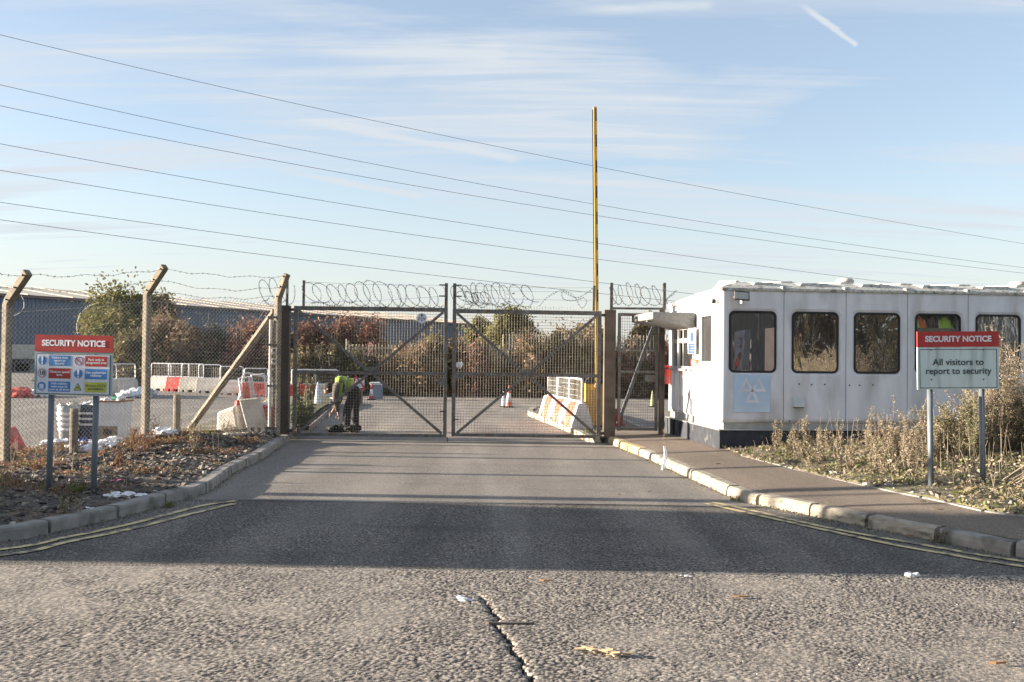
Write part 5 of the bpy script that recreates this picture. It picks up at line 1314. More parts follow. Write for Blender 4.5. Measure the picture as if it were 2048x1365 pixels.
b = MB(); b.add([V((-.24, -.19, .80)), V((-.12, -.20, .80)), V((-.10, -.19, 1.0)), V((-.24, -.18, 1.02)), V((-.24, -.205, .62)), V((-.14, -.215, .62)), V((-.24, -.17, .62)), V((-.14, -.17, .62))], [(0, 1, 2, 3), (4, 5, 1, 0), (6, 7, 5, 4)]); b.build('vest_flap', m_hivis, per, world=False)
for x in (-.20, -.06):
    b = MB(); pts = [V((x + .02*math.cos(a), .178*math.sin(a), .965 + .168*math.cos(a))) for a in [R(-120+240*k/12) for k in range(13)]]
    for p, q in zip(pts, pts[1:]): b.bar(p, q, .004, .045, up=((p+q)/2-V((x, 0, .965))))
    b.build('reflective_band', m_reflec, per, world=False)
b = MB(); b.blob(hd+V((-.015, 0, .0)), .108, 1.1, 0, sub=2); b.build('hat', mat('dark_brown_knit', (.03, .024, .02), .95), per, world=False, smooth=True)
for sx in (-1, 1):
    MB().tube([hd+V((-.02, sx*.1, -.03)), hd+V((-.02, sx*.115, -.03))], .022, 8).build('ear', m_skin, per, world=False, smooth=True)
MB().blob(hd+V((-.06, 0, -.075)), .06, 1, 0, sub=2).build('face', m_skin, per, world=False, smooth=True)
for a_ in (ankL, ankR):
    b = MB(); x, y = a_.x, a_.y; b.v = [(x-.20, y-.05, 0), (x+.09, y-.045, 0), (x+.09, y+.045, 0), (x-.20, y+.05, 0), (x-.19, y-.04, .06), (x+.085, y-.045, .13), (x+.085, y+.045, .13), (x-.19, y+.04, .06), (x-.05, y-.045, .14), (x-.05, y+.045, .14)]
    b.f = [(0,3,2,1),(0,1,5,8,4),(3,7,9,6,2),(4,8,9,7),(8,5,6,9),(1,2,6,5),(0,4,7,3)]; b.build('boot', m_black, per, world=False, bevel=.015)
def crumple(name, c, r, sq, m, lab, cat='litter', group=None, seed=0, n=4, jit=.35, spread=.6):
    rnd = random.Random(seed); b = MB()
    for k in range(n): b.blob(V(c)+V((rnd.uniform(-1, 1)*r*spread, rnd.uniform(-1, 1)*r*spread, r*sq*.5+rnd.uniform(-.2, .2)*r*sq)), r*rnd.uniform(.45, .75), sq, jit, rnd, sub=1 if r < .1 else 2)
    return tag(b.build(name, m), lab, cat, group)
crumple('rubbish_bag', pf+V((-.28, -.05, 0)), .16, .75, m_black, 'black bag on the ground by the bending person\'s hands', 'bag', seed=3)
crumple('rubbish_bag', pf+V((.12, -.22, 0)), .15, .8, m_black, 'black bag on the ground against the bending person\'s boots', 'bag', seed=5)

# ============================================================ CONES, WARNING SIGN
def cone(p, h, m, lab, band=None, grp='traffic cones'):
    t = thing('traffic_cone', lab, 'cone', p, 0, grp)
    MB().box((-h*.25, -h*.25, 0), (h*.25, h*.25, h*.05)).build('base', m_blackp, t, world=False, bevel=.01)
    MB().lathe((0, 0, h*.05), [(h*.17, 0), (h*.15, h*.05), (h*.035, h*.93), (h*.02, h*.95)], 16).build('cone', m, t, world=False, smooth=True)
    if band: MB().lathe((0, 0, h*.05), [(h*.137, h*.2), (h*.075, h*.62)], 16).build('band', band, t, world=False, smooth=True)
cone(G(635, 815, 0), .75, m_litter, 'dirty white traffic cone on a black base left of the bending person')
p = P(1018, 797, 32); cone((p.x, p.y, Yz(p.x, p.y)), .72, m_opl, 'red and white cone before the palisade fence, right of the gate centre', m_litter)
p = P(1007, 798, 32.5); cone((p.x, p.y, Yz(p.x, p.y)), .5, m_litter, 'small pale cone beside the red and white cone in the yard')
p = P(743, 793, 38); cone((p.x, p.y, Yz(p.x, p.y)), .62, m_redp, 'small red cone with white top in front of the bluish box', m_litter)
p = P(1305, 797, 34); cone((p.x, p.y, Yz(p.x, p.y)), .55, mat('pale_dirty_yellow', (.34, .36, .16), .7), 'dull yellow-green cone seen through the pedestrian gate')
ws = thing('roadworks_sign', 'red-edged triangular sign on a grey base behind the bending person', 'sign', P(716, 792, 34))
y = 34; T = [P(711, 749, y), P(733, 779, y), P(700, 783, y)]
b = MB(); b.add(T+[v+V((0, .02, 0)) for v in T], [(0, 2, 1), (3, 4, 5), (0, 1, 4, 3), (1, 2, 5, 4), (2, 0, 3, 5)]); b.build('border_plate', m_redp, ws)
cc = (T[0]+T[1]+T[2])/3; T2 = [cc+(v-cc)*.66+V((0, -.006, 0)) for v in T]; b = MB(); b.add(T2+[v+V((0, .004, 0)) for v in T2], [(0, 2, 1), (0, 1, 4, 3), (1, 2, 5, 4), (2, 0, 3, 5)]); b.build('face_plate', m_litter, ws)
q = P(703, 757, y); q2 = P(728, 781, y); MB().box((q.x-.05, y+.05, q2.z), (q2.x, y+.08, q.z)).build('back_plate', m_litter, ws)
q = P(716, 792, y); MB().box((q.x-.18, y, Yz(q.x, y)), (q.x+.12, y+.3, P(716, 781, y).z)).build('weighted_base', m_conc, ws)
bx = P(752, 792, 38.5); t = thing('storage_box', 'small bluish-grey cabinet with white top by the red cone at the back of the yard', 'cabinet', bx)
MB().box((bx.x-.2, 38.5, Yz(bx.x, 38.5)), (bx.x+.22, 38.9, P(752, 770, 38.5).z)).build('case', mat('blue_grey_plastic', (.22, .27, .36), .6), t)
MB().box((bx.x-.24, 38.46, P(752, 770, 38.5).z), (bx.x+.26, 38.94, P(752, 765, 38.5).z)).build('lid', m_litter, t, bevel=.02)

# ============================================================ PALISADE
pal = thing('palisade_fence', 'pale steel palisade fence across the back of the yard before the scrub', 'fence', (0, 44.2, 0))
b = MB(); hh = 2.4; b.v = [(-.021, 0, 0), (-.009, -.014, 0), (.009, -.014, 0), (.021, 0, 0), (-.021, 0, hh-.06), (-.009, -.014, hh-.03), (.009, -.014, hh-.03), (.021, 0, hh-.06), (0, -.01, hh)]
b.f = [(0, 1, 5, 4), (1, 2, 6, 5), (2, 3, 7, 6), (4, 5, 8), (5, 6, 8), (6, 7, 8)]
x0, x1 = P(690, 790, 44).x, P(1375, 790, 44).x; k = 0; first = None; x = x0
while x < x1:
    z = Yz(x, 44); tall = .90 if x < -.5 else 1.12
    if first is None:
        first = b.build('pale', m_palis, pal, world=False); first.location = (x, 0, z+.05)
    else: share(pal, first, (x, 0, z+.05), scale=(1, 1, tall))
    x += .145; k += 1
for zz_ in (.5, 2.0): MB().box((x0, 44.22, -.15+zz_), (x1, 44.26, -.15+zz_+.05)).build('rail', m_palis, pal)
x = x0
while x < x1: MB().box((x, 44.26, -.2), (x+.1, 44.36, 2.2)).build('post', m_palis, pal); x += 2.75
# ============================================================ VEGETATION
def crown_mesh(c, rx, ry, h, n, ls, seed, clumps=14, base=0.0, hang=.0, elong=1.0):
    rnd = random.Random(seed); b = MB(); c = V(c); cl = []
    for k in range(clumps):
        a = rnd.uniform(0, 2*math.pi); e = rnd.uniform(.05, 1)**.7; rr = math.sqrt(max(0, 1-e*e))*rnd.uniform(.55, 1)
        cl.append((V((c.x+rx*rr*math.cos(a), c.y+ry*rr*math.sin(a), c.z+base+(h-base)*e*rnd.uniform(.72, .98))), rnd.uniform(.22, .42)))
    vs, fs = b.v, b.f
    for i in range(n):
        if rnd.random() < .3:
            a = rnd.uniform(0, 2*math.pi); u = rnd.random()**.5; e = rnd.random()
            p = V((c.x+rx*u*math.cos(a)*(1-.5*e*e), c.y+ry*u*math.sin(a)*(1-.5*e*e), c.z+base+(h-base)*e*.85))
        else:
            q, r = cl[rnd.randrange(clumps)]; d = V((rnd.gauss(0, 1), rnd.gauss(0, 1), rnd.gauss(0, 1))).normalized()*(rnd.random()**.45)
            p = q + V((d.x*r*rx, d.y*r*ry, d.z*r*h*.5))
            if rnd.random() < .12: p += V((rnd.gauss(0, .12)*rx, rnd.gauss(0, .1)*ry, abs(rnd.gauss(0, .12))*h))
        if p.z < c.z: p.z = c.z + rnd.random()*.3
        s = ls*rnd.uniform(.5, 1.3); u = V((rnd.gauss(0, 1), rnd.gauss(0, 1), rnd.gauss(0, 1))).normalized(); w = u.orthogonal().normalized()
        u *= s*elong; w *= s*.5; o = len(vs)
        vs += [tuple(p-u), tuple(p+w), tuple(p+u*.9), tuple(p-w)]; fs.append((o, o+1, o+2, o+3))
    return b
def twigs(c, rx, ry, h, n, seed, r=.02, lean=.35):
    rnd = random.Random(seed); b = MB(); c = V(c)
    for k in range(n):
        a = rnd.uniform(0, 2*math.pi); u = rnd.random(); p = c + V((rx*.35*u*math.cos(a), ry*.35*u*math.sin(a), -.1)); q = c + V((rx*u*math.cos(a)*rnd.uniform(.6, 1), ry*u*math.sin(a), h*rnd.uniform(.6, 1.02)))
        m_ = p.lerp(q, .5) + V((rnd.gauss(0, .08)*rx, rnd.gauss(0, .08)*ry, .05*h)); b.tube([p, m_, q], [r, r*.7, r*.25], 4)
        for j in range(3):
            s = m_.lerp(q, rnd.uniform(0, .8)); e = s + V((rnd.gauss(0, .25)*rx, rnd.gauss(0, .2)*ry, rnd.uniform(.08, .25)*h)); b.tube([s, e], [r*.45, r*.2], 3)
    return b
L_tan = leafmat('dry_tan_foliage', (.27, .195, .12), (.15, .105, .065)); L_red = leafmat('reddish_brown_foliage', (.27, .14, .10), (.17, .10, .068)); L_ol = leafmat('olive_foliage', (.21, .175, .085), (.13, .11, .055))
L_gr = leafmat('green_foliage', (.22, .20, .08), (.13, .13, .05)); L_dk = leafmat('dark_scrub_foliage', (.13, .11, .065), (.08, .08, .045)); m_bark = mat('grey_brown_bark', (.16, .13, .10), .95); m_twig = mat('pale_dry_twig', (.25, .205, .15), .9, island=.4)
L_pale = leafmat('pale_dry_leaves', (.33, .275, .195), (.20, .17, .11), island=.5); L_weed = leafmat('weed_green_leaves', (.11, .15, .035), (.19, .18, .07)); L_rust = leafmat('rust_brown_stems', (.27, .155, .09), (.18, .11, .065), island=.4); L_shr = leafmat('dark_green_shrub_leaves', (.09, .12, .05), (.20, .21, .13), island=.4)
kinds = {'tan': (L_tan, 'tan dry'), 'red': (L_red, 'reddish brown'), 'ol': (L_ol, 'olive green'), 'gr': (L_gr, 'green'), 'dk': (L_dk, 'dark brown')}
scrub = [ # px, width px, top py, kind, depth, label
 (262, 110, 668, 'ol', 47, 'olive bush below the tall green tree left of the fence post'), (215, 90, 690, 'dk', 48, 'dark bush behind the left security sign'), (318, 90, 612, 'tan', 49, 'tall tan bush rising right of the second concrete post'),
 (375, 100, 632, 'tan', 48, 'broad tan bush in the middle of the wire fence bay'), (440, 95, 652, 'dk', 49, 'dark bush between the broad tan bush and the reddish one'), (500, 110, 640, 'red', 48, 'reddish bush crossed by the diagonal strut'),
 (560, 80, 656, 'tan', 47.5, 'tan bush directly behind the last concrete post'), (615, 95, 650, 'red', 49, 'reddish bush at the left edge of the gate'), (600, 90, 700, 'ol', 46, 'low olive bush behind the left stile of the gate'),
 (680, 110, 634, 'red', 49, 'tallest reddish bush behind the left gate leaf'), (660, 100, 690, 'dk', 46.5, 'low dark bush above the bending person'), (745, 90, 648, 'red', 48.5, 'reddish bush behind the first diagonal of the left gate leaf'),
 (725, 90, 700, 'dk', 46, 'low dark bush behind the roadworks sign'), (795, 90, 692, 'tan', 48, 'low tan bush behind the centre of the left gate leaf'), (840, 80, 700, 'dk', 46.5, 'dark bush below the round gate disc'), (870, 90, 676, 'ol', 48, 'olive bush left of the gate meeting stiles'),
 (925, 100, 676, 'tan', 47, 'tan bush just right of the gate meeting stiles'), (955, 80, 688, 'red', 46, 'reddish bush low behind the right gate leaf'), (985, 90, 690, 'dk', 48, 'dark bush before the green tree behind the right leaf'), (1040, 90, 715, 'dk', 46.5, 'low dark bush below the green tree behind the right leaf'),
 (1090, 100, 680, 'red', 48, 'reddish bush under the right leaf\'s diagonal brace'), (1135, 110, 662, 'tan', 49, 'broad tan bush behind the right half of the right leaf'), (1060, 90, 672, 'tan', 46, 'tan bush growing through the palisade right of the rounded green tree'), (1110, 90, 664, 'dk', 46.5, 'dark bush growing through the palisade behind the right leaf'), (1155, 90, 668, 'ol', 47, 'olive bush growing through the palisade left of the raised arm'), (845, 90, 684, 'tan', 46, 'tan bush growing through the palisade under the round gate disc'), (1140, 100, 720, 'ol', 46, 'low olive bush behind the mesh-topped barriers'), (1185, 90, 668, 'tan', 48, 'tan bush behind the raised barrier arm'),
 (1228, 90, 690, 'red', 47.5, 'reddish bush behind the right brown gate post'), (1275, 100, 676, 'tan', 48.5, 'tan bush filling the pedestrian gate'), (1300, 90, 720, 'dk', 46.5, 'low dark bush at the foot of the pedestrian gate view'), (1335, 90, 690, 'red', 48, 'reddish bush half hidden by the corner of the cabin'), (1385, 110, 690, 'tan', 49, 'tan bush hidden behind the cabin side')]
for i, (px, wpx, ty, kd, d, lab) in enumerate(scrub):
    d = {47: 43.2, 46: 42.8, 46.5: 43.0, 47.5: 43.4, 48: 43.6 if i % 2 else 45.8}.get(d, d - 2.2) if px > 590 else d - 1.0
    p = P(px, 790, d); p.z = -.2; rx = wpx/2*d/F*1.15; h = P(px, ty, d).z - p.z
    t = thing('bush', lab, 'bush', p, 0, 'scrub behind the yard')
    crown_mesh(p, rx, 1.6, h, 5200 if ty < 685 else 3600, .085, 100+i, clumps=16, elong=1.15).build('foliage', kinds[kd][0], t)
    twigs(p, rx, 1.4, h*1.03, 30, 300+i).build('stems', m_twig if kd in ('tan', 'red') else m_bark, t)
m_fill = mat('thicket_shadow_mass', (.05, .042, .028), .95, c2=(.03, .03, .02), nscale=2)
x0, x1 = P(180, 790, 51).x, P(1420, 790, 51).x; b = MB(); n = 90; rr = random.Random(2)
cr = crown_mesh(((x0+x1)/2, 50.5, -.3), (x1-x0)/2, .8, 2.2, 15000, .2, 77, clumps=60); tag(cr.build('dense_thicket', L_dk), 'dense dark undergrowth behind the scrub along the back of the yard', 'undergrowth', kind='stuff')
cr = crown_mesh(((P(200, 790, 46).x+P(700, 790, 46).x)/2, 46.2, -.1), 5.8, .6, 1.3, 7000, .1, 78, clumps=40); tag(cr.build('undergrowth', L_ol), 'low brambles at the foot of the scrub behind the far barriers', 'undergrowth', kind='stuff')
def tree(px, wpx, ty, by, d, m, lab, seed, n=9000, ls=.11):
    p = P(px, by, d); p.z = -.4; top = P(px, ty, d).z; rx = wpx/2*d/F; zb = P(px, by, d).z
    t = thing('tree', lab, 'tree', p); 
    b = MB(); b.tube([p, p+V((.1, 0, (top-p.z)*.4)), p+V((-.1, 0, (top-p.z)*.8))], [.16, .11, .04], 8); rnd = random.Random(seed)
    for k in range(9):
        z = rnd.uniform(.25, .75)*(top-p.z); s = p+V((0, 0, z)); a = rnd.uniform(0, 6.3); b.tube([s, s+V((math.cos(a)*rx*.5, math.sin(a)*rx*.5, .5)), s+V((math.cos(a)*rx*.9, math.sin(a)*rx*.8, (top-p.z)*.25))], [.06, .04, .012], 5)
    b.build('trunk', m_bark, t)
    crown_mesh((p.x, p.y, zb), rx, rx*.8, top-zb, n, ls, seed, clumps=30).build('crown', m, t)
tree(246, 205, 570, 720, 54, L_gr, 'tall green-leaved tree behind the fence, left of the second concrete post', 1, 11000)
tree(318, 100, 592, 700, 55, L_ol, 'olive tree crown just right of the second concrete post', 2, 7000)
tree(1020, 145, 627, 745, 56, L_gr, 'rounded green tree behind the right gate leaf', 3, 14000)
tree(1175, 120, 652, 740, 58, L_ol, 'thin olive tree behind the raised barrier arm', 4, 4500)
tree(1290, 90, 640, 740, 56, L_ol, 'olive tree seen over the scrub through the pedestrian gate', 5, 6000)
tree(960, 70, 640, 700, 58, L_gr, 'small green tree at the warehouse corner', 6, 3500)
# shrub inside the gate at the left
p = G(602, 862, .12); t = thing('shrub', 'leggy long-leaved evergreen shrub just inside the gate at the left', 'shrub', p)
b = MB(); rnd = random.Random(8); st_ = MB()
for k in range(46):
    a = rnd.uniform(0, 6.28); h_ = rnd.uniform(.3, 1.15); q = p + V((math.cos(a)*rnd.uniform(.05, .30), math.sin(a)*.4, h_)); s = p+V((math.cos(a)*.12, .1, 0)); st_.tube([s, s.lerp(q, .5)+V((0, 0, .12)), q], [.010, .008, .004], 4)
    for j in range(26):
        f = rnd.uniform(.35, 1.05); o = s.lerp(q, f); d_ = V((rnd.gauss(0, 1), rnd.gauss(0, 1), rnd.gauss(-.1, .7))).normalized()*rnd.uniform(.05, .11); w_ = d_.orthogonal().normalized()*.013; i0 = len(b.v)
        b.v += [tuple(o), tuple(o+d_*.5+w_), tuple(o+d_), tuple(o+d_*.5-w_)]; b.f.append((i0, i0+1, i0+2, i0+3))
b.build('leaves', L_shr, t); st_.build('stems', m_bark, t)

L_olv = leafmat('grey_olive_dry_leaves', (.24, .23, .13), (.15, .14, .08), island=.5)
# dry weeds ------------------------------------------------------
def weed(p, h, seed, spread=.25, nst=4, nb=9, leaf=L_pale, stemm=m_twig, ls=.035, nl=16, r=.005):
    rnd = random.Random(seed); S = MB(); Lf = MB(); p = V(p)
    def leafs(a, b_, n, s):
        for j in range(n):
            f = rnd.random(); o = a.lerp(b_, f) + V((rnd.gauss(0, .012), rnd.gauss(0, .012), rnd.gauss(0, .012))); d_ = V((rnd.gauss(0, 1), rnd.gauss(0, 1), rnd.gauss(0, 1))).normalized()*s*rnd.uniform(.5, 1.3); w_ = d_.orthogonal().normalized()*s*.22; i0 = len(Lf.v)
            Lf.v.extend([tuple(o), tuple(o+d_*.5+w_), tuple(o+d_), tuple(o+d_*.5-w_)]); Lf.f.append((i0, i0+1, i0+2, i0+3))
    for k in range(nst):
        hh = h*rnd.uniform(.6, 1); a = rnd.uniform(0, 6.28); q = p+V((math.cos(a)*spread*rnd.random(), math.sin(a)*spread*rnd.random(), hh)); s = p+V((rnd.gauss(0, .03), rnd.gauss(0, .03), -.05)); m_ = s.lerp(q, .5)+V((rnd.gauss(0, .04), rnd.gauss(0, .04), 0))
        S.tube([s, m_, q], [r, r*.75, r*.4], 4)
        for j in range(nb):
            f = rnd.uniform(.25, .97); o = s.lerp(m_, f*2) if f < .5 else m_.lerp(q, f*2-1); a2 = rnd.uniform(0, 6.28); ln = h*rnd.uniform(.06, .2)*(1.25-f); e = o+V((math.cos(a2)*ln*.7, math.sin(a2)*ln*.7, ln)); S.tube([o, e], [r*.5, r*.25], 3); leafs(o, e, nl//3, ls)
        leafs(m_, q, nl, ls)
    return S, Lf
def weed_thing(name, p, h, seed, lab, cat, **k):
    grp = k.pop('group', None); t = thing(name, lab, cat, p, 0, grp); S, Lf = weed(p, h, seed, **k); S.build('stems', k.get('stemm', m_twig), t); Lf.build('leaves', k.get('leaf', L_pale), t); return t
def at_r(px, py, z=None):   # point on the right verge under this pixel
    q = G(px, py, .2); 
    for _ in range(4): q = G(px, py, Hr(q.x, q.y))
    return q
tall = [ (1553, 903, 838, 'wispy dry weed before the plinth under the three-triangle board'), (1586, 905, 845, 'wispy dry weed between board and wall vent'), (1612, 905, 826, 'bushy-topped dry weed right of the wall vent'), (1640, 912, 850, 'short dry weed leaning before the plinth'),
 (1684, 905, 822, 'dark wiry weed standing against the third cabin panel'), (1732, 915, 836, 'pale weed with drooping head below the third window'), (1752, 912, 800, 'pale tufted weed below the third window'), (1768, 915, 806, 'second pale tufted weed below the third window'), (1792, 915, 762, 'tallest pale spike left of the right security sign'),
 (1812, 920, 815, 'thorny reddish stem arching left of the right sign'), (1846, 930, 790, 'pale weed immediately left of the right sign\'s left post'), (1660, 915, 858, 'low pale weed under the fourth bolt'), (1625, 935, 880, 'short dry weed before the wall vent at the back of the pavement'), (1700, 940, 868, 'branching dry weed under the gap between second and third windows'), (1745, 945, 862, 'branching dry weed in front of the pale tufted weeds'), (1715, 912, 832, 'thin dry weed beside the dark wiry one'), (1775, 955, 880, 'low dry weed well left of the right sign at the pavement edge'), (1820, 950, 850, 'dry weed close left of the right sign\'s left post'), (1600, 925, 878, 'low dry weed at the pavement corner before the plinth')]
for i, (px, by, ty, lab) in enumerate(tall):
    p = at_r(px, by); h = P(px, ty, p.y).z-p.z; weed_thing('dry_weed', p, h, 500+i, lab, 'weed', group='dry weeds along the cabin', spread=.16, nst=2 if 'spike' in lab or 'dark' in lab else 5, nb=13, nl=18, ls=.03, r=.0045)
bigs = [(1835, 945, 868, 'low tan shrub left of the right sign\'s left post', .8), (1880, 940, 828, 'tangled dry shrub seen between the right sign\'s posts', 1.0), (1945, 965, 835, 'bushy olive-grey shrub before the right sign\'s right post', 1.1), (1790, 925, 850, 'low tangled dry shrub under the fourth cabin window', .8), (2005, 940, 760, 'broad olive-grey shrub behind the dense dry one', 1.4), (1900, 960, 800, 'pale shrub between the right sign\'s posts', 1.1), (1935, 950, 780, 'pale twiggy shrub behind the right sign\'s right post', 1.2), (1985, 965, 690, 'tall pale shrub at the right of the right security sign', 1.5), (2030, 960, 680, 'tall tan shrub at the right edge beside the cabin', 1.6), (1985, 930, 640, 'thin stalks rising behind the top right of the right sign', .5), (2060, 980, 740, 'tan shrub cut by the right edge of the view', 1.5), (1870, 945, 850, 'low pale shrub behind the right sign\'s left post', .9), (2110, 970, 700, 'tan shrub beyond the right edge', 1.5), (1960, 985, 860, 'low dry shrub at the foot of the right sign\'s right post', .8), (2020, 985, 820, 'dense dry shrub in front of the tall tan one', 1.1)]
for i, (px, by, ty, lab, w) in enumerate(bigs):
    p = at_r(px, by); yy = max(p.y, 12.1 + .42*w + (i % 3)*.35); p = P(px, by, yy); p.z = Hr(p.x, p.y); h = P(px, ty, p.y).z-p.z; n_ = int(16*w); weed_thing('dry_shrub', p, h, 600+i, lab, 'shrub', group='dry shrubs by the right sign', spread=.42*w, nst=int(n_*1.5), nb=22, nl=20, ls=.032, r=.0042, leaf=(L_pale, L_pale, L_olv, L_pale)[i % 4])
# ground cover on the right verge
rnd = random.Random(41); b = MB(); b2 = MB(); b3 = MB()
def leaf_at(b, o, s, up=.5, w=.25):
    d_ = V((rnd.gauss(0, 1), rnd.gauss(0, 1), abs(rnd.gauss(up, .6)))).normalized()*s; w_ = d_.orthogonal().normalized()*s*w; i0 = len(b.v)
    b.v.extend([tuple(o), tuple(o+d_*.5+w_), tuple(o+d_), tuple(o+d_*.5-w_)]); b.f.append((i0, i0+1, i0+2, i0+3))
for k in range(4200):
    y = rnd.uniform(6.5, 15.2); x0 = xat(BK, y)+.04; x = x0 + (rnd.random()**1.6)*9; den = noise.noise(V((x*1.1, y*1.1, 2)))
    if den < -.25 or (x-x0 < .3 and rnd.random() < .6): continue
    z = Hr(x, y); far = smooth01((x-x0)/1.5)
    tgt = b if rnd.random() < .24 else b2
    for j in range(12): leaf_at(tgt, V((x+rnd.gauss(0, .07), y+rnd.gauss(0, .07), z+rnd.random()*(.04+.14*far))), rnd.uniform(.025, .07), .5)
    if rnd.random() < .35:
        hh = rnd.uniform(.08, .5)*(.3+far); q = V((x, y, z)); b3.tube([q, q+V((rnd.gauss(0, .05), rnd.gauss(0, .05), hh))], [.003, .0015], 3, cap=False)
tag(b.build('weeds', L_weed), 'low green weeds spread over the right verge', 'weeds', kind='stuff'); tag(b2.build('dry_ground_cover', L_pale), 'dry pale leaves and tufts over the right verge', 'ground cover', kind='stuff'); tag(b3.build('dry_stalks', m_twig), 'thin dry stalks standing over the right verge', 'stalks', kind='stuff')
# bark / straw bundle at the right edge
p = at_r(2030, 985); b = MB()
for k in range(70):
    a = rnd.uniform(-.5, .5); q = p + V((rnd.uniform(-.05, .5), rnd.uniform(-.2, .2), rnd.uniform(0, .12))); e = q + V((.45, rnd.uniform(-.15, .15), rnd.uniform(.15, .36))); b.bar(q, e, .02, .006)
tag(b.build('dead_fronds', m_twig), 'sloping heap of dead pale fronds at the right edge of the verge', 'fronds', kind='stuff')
# rubble stones on verges
b = MB(); b1 = MB()
def rock(b, c, s, fl=.5):
    ico_v, ico_f = ICO[1]; q = Euler((rnd.gauss(0, .35), rnd.gauss(0, .35), rnd.random()*6.3)).to_matrix(); o = len(b.v); sx, sy, sz = s*rnd.uniform(.8, 1.5), s*rnd.uniform(.6, 1), s*fl*rnd.uniform(.5, 1)
    for v in OCT: w_ = q @ V((v[0]*sx*rnd.uniform(.7, 1.2), v[1]*sy*rnd.uniform(.7, 1.2), v[2]*sz*rnd.uniform(.7, 1.2))); b.v.append((c.x+w_.x, c.y+w_.y, c.z+w_.z))
    b.f.extend([tuple(i+o for i in f) for f in OCTF])
OCT = [(-1, -.7, -.6), (1, -.8, -.6), (.9, .8, -.6), (-.8, .9, -.6), (-.7, -.5, .6), (.6, -.7, .7), (.7, .5, .5), (-.5, .6, .7)]; OCTF = [(0,3,2,1),(4,5,6),(4,6,7),(0,1,5),(0,5,4),(1,2,6),(1,6,5),(2,3,7),(2,7,6),(3,0,4),(3,4,7)]
for k in range(13000):
    y = rnd.uniform(7.2, 17.6); x1 = xat(KL, y)-.16; x0 = max(xat(FP, y)-.1, -9.5); x = lerp(x0, x1, rnd.random()**.8)
    d_ = noise.noise(V((x*.9, y*.9, 4)))
    if x > x1 or (d_ < -.3 and rnd.random() < .6): continue
    s = .010+.040*rnd.random()**2.6; rock(b if rnd.random() < .93 else b1, V((x, y, Hl(x, y)+s*.15)), s)
for k in range(900):
    y = rnd.uniform(7, 14.8); x0 = xat(BK, y)+.06; x = x0 + rnd.random()**2*3; rock(b if rnd.random() < .4 else b1, V((x, y, Hr(x, y)+.01)), .015+.05*rnd.random()**2)
tag(b.build('slate_rubble', m_stone), 'dark broken slate and stones covering the left verge', 'rubble', kind='stuff'); tag(b1.build('pale_stones', m_pale), 'scattered pale stones on both verges', 'stones', kind='stuff')
# rust-coloured low growth on the left verge
b = MB(); b2 = MB(); b3 = MB()
for k in range(3600):
    y = rnd.uniform(8.6, 17.5); x1 = xat(KL, y)-.25; x0 = xat(FP, y)-.8; x = lerp(x0, x1, rnd.random()**1.5)
    if noise.noise(V((x*1.2+9, y*1.2, 6))) < -.08 + .30*smooth01((x-x0)/(x1-x0)): continue
    z = Hl(x, y); 
    for j in range(11): leaf_at(b if rnd.random() < .85 else b2, V((x+rnd.gauss(0, .06), y+rnd.gauss(0, .06), z+rnd.random()*.07)), rnd.uniform(.02, .05), .8)
    if rnd.random() < .22: q = V((x, y, z)); b3.tube([q, q+V((rnd.gauss(0, .05), rnd.gauss(0, .05), rnd.uniform(.1, .4)))], [.003, .0015], 3, cap=False)
tag(b.build('rusty_ground_cover', L_rust), 'rust-brown creeping growth over the left verge', 'ground cover', kind='stuff'); tag(b2.build('green_sprigs', L_weed), 'small green sprigs on the left verge', 'weeds', kind='stuff'); tag(b3.build('dry_stalks', m_twig), 'thin dry stalks over the left verge', 'stalks', kind='stuff')
def at_l(px, py):
    q = G(px, py, .1)
    for _ in range(5): q = G(px, py, Hl(q.x, q.y))
    return q
for i, (px, by, ty, lab, lf) in enumerate([(268, 915, 850, 'rust-brown dock stems left of the second concrete post', L_rust), (290, 905, 862, 'rusty weed at the foot of the second concrete post', L_rust), (393, 905, 838, 'pale weed before the foot of the diagonal strut', L_pale), (303, 880, 830, 'greenish weed growing against the second concrete post', L_weed), (130, 1005, 985, 'dark tuft between the left sign\'s posts', L_dk), (128, 1028, 995, 'straw-coloured tuft near the left kerb', L_pale), (240, 935, 895, 'rust-brown bush right of the left security sign', L_rust), (75, 940, 920, 'orange-brown tuft behind the left sign\'s left post', L_rust), (458, 870, 838, 'weed growing before the tipped white barrier', L_pale), (420, 885, 860, 'small green weed by the white lump near the strut', L_weed), (24, 930, 885, 'weed at the foot of the leftmost concrete post', L_pale), (163, 985, 965, 'green sprig near the left sign\'s right post', L_weed), (595, 870, 850, 'small plant at the hinge foot of the left gate leaf', L_pale)]):
    p = at_l(px, by); h = max(.08, P(px, ty, p.y).z-p.z); weed_thing('dry_weed', p, h, 700+i, lab, 'weed', group='weeds on the stony verge', spread=.14, nst=7, nb=7, nl=14, ls=.03, leaf=lf, stemm=m_twig if lf is not L_rust else L_rust, r=.004)
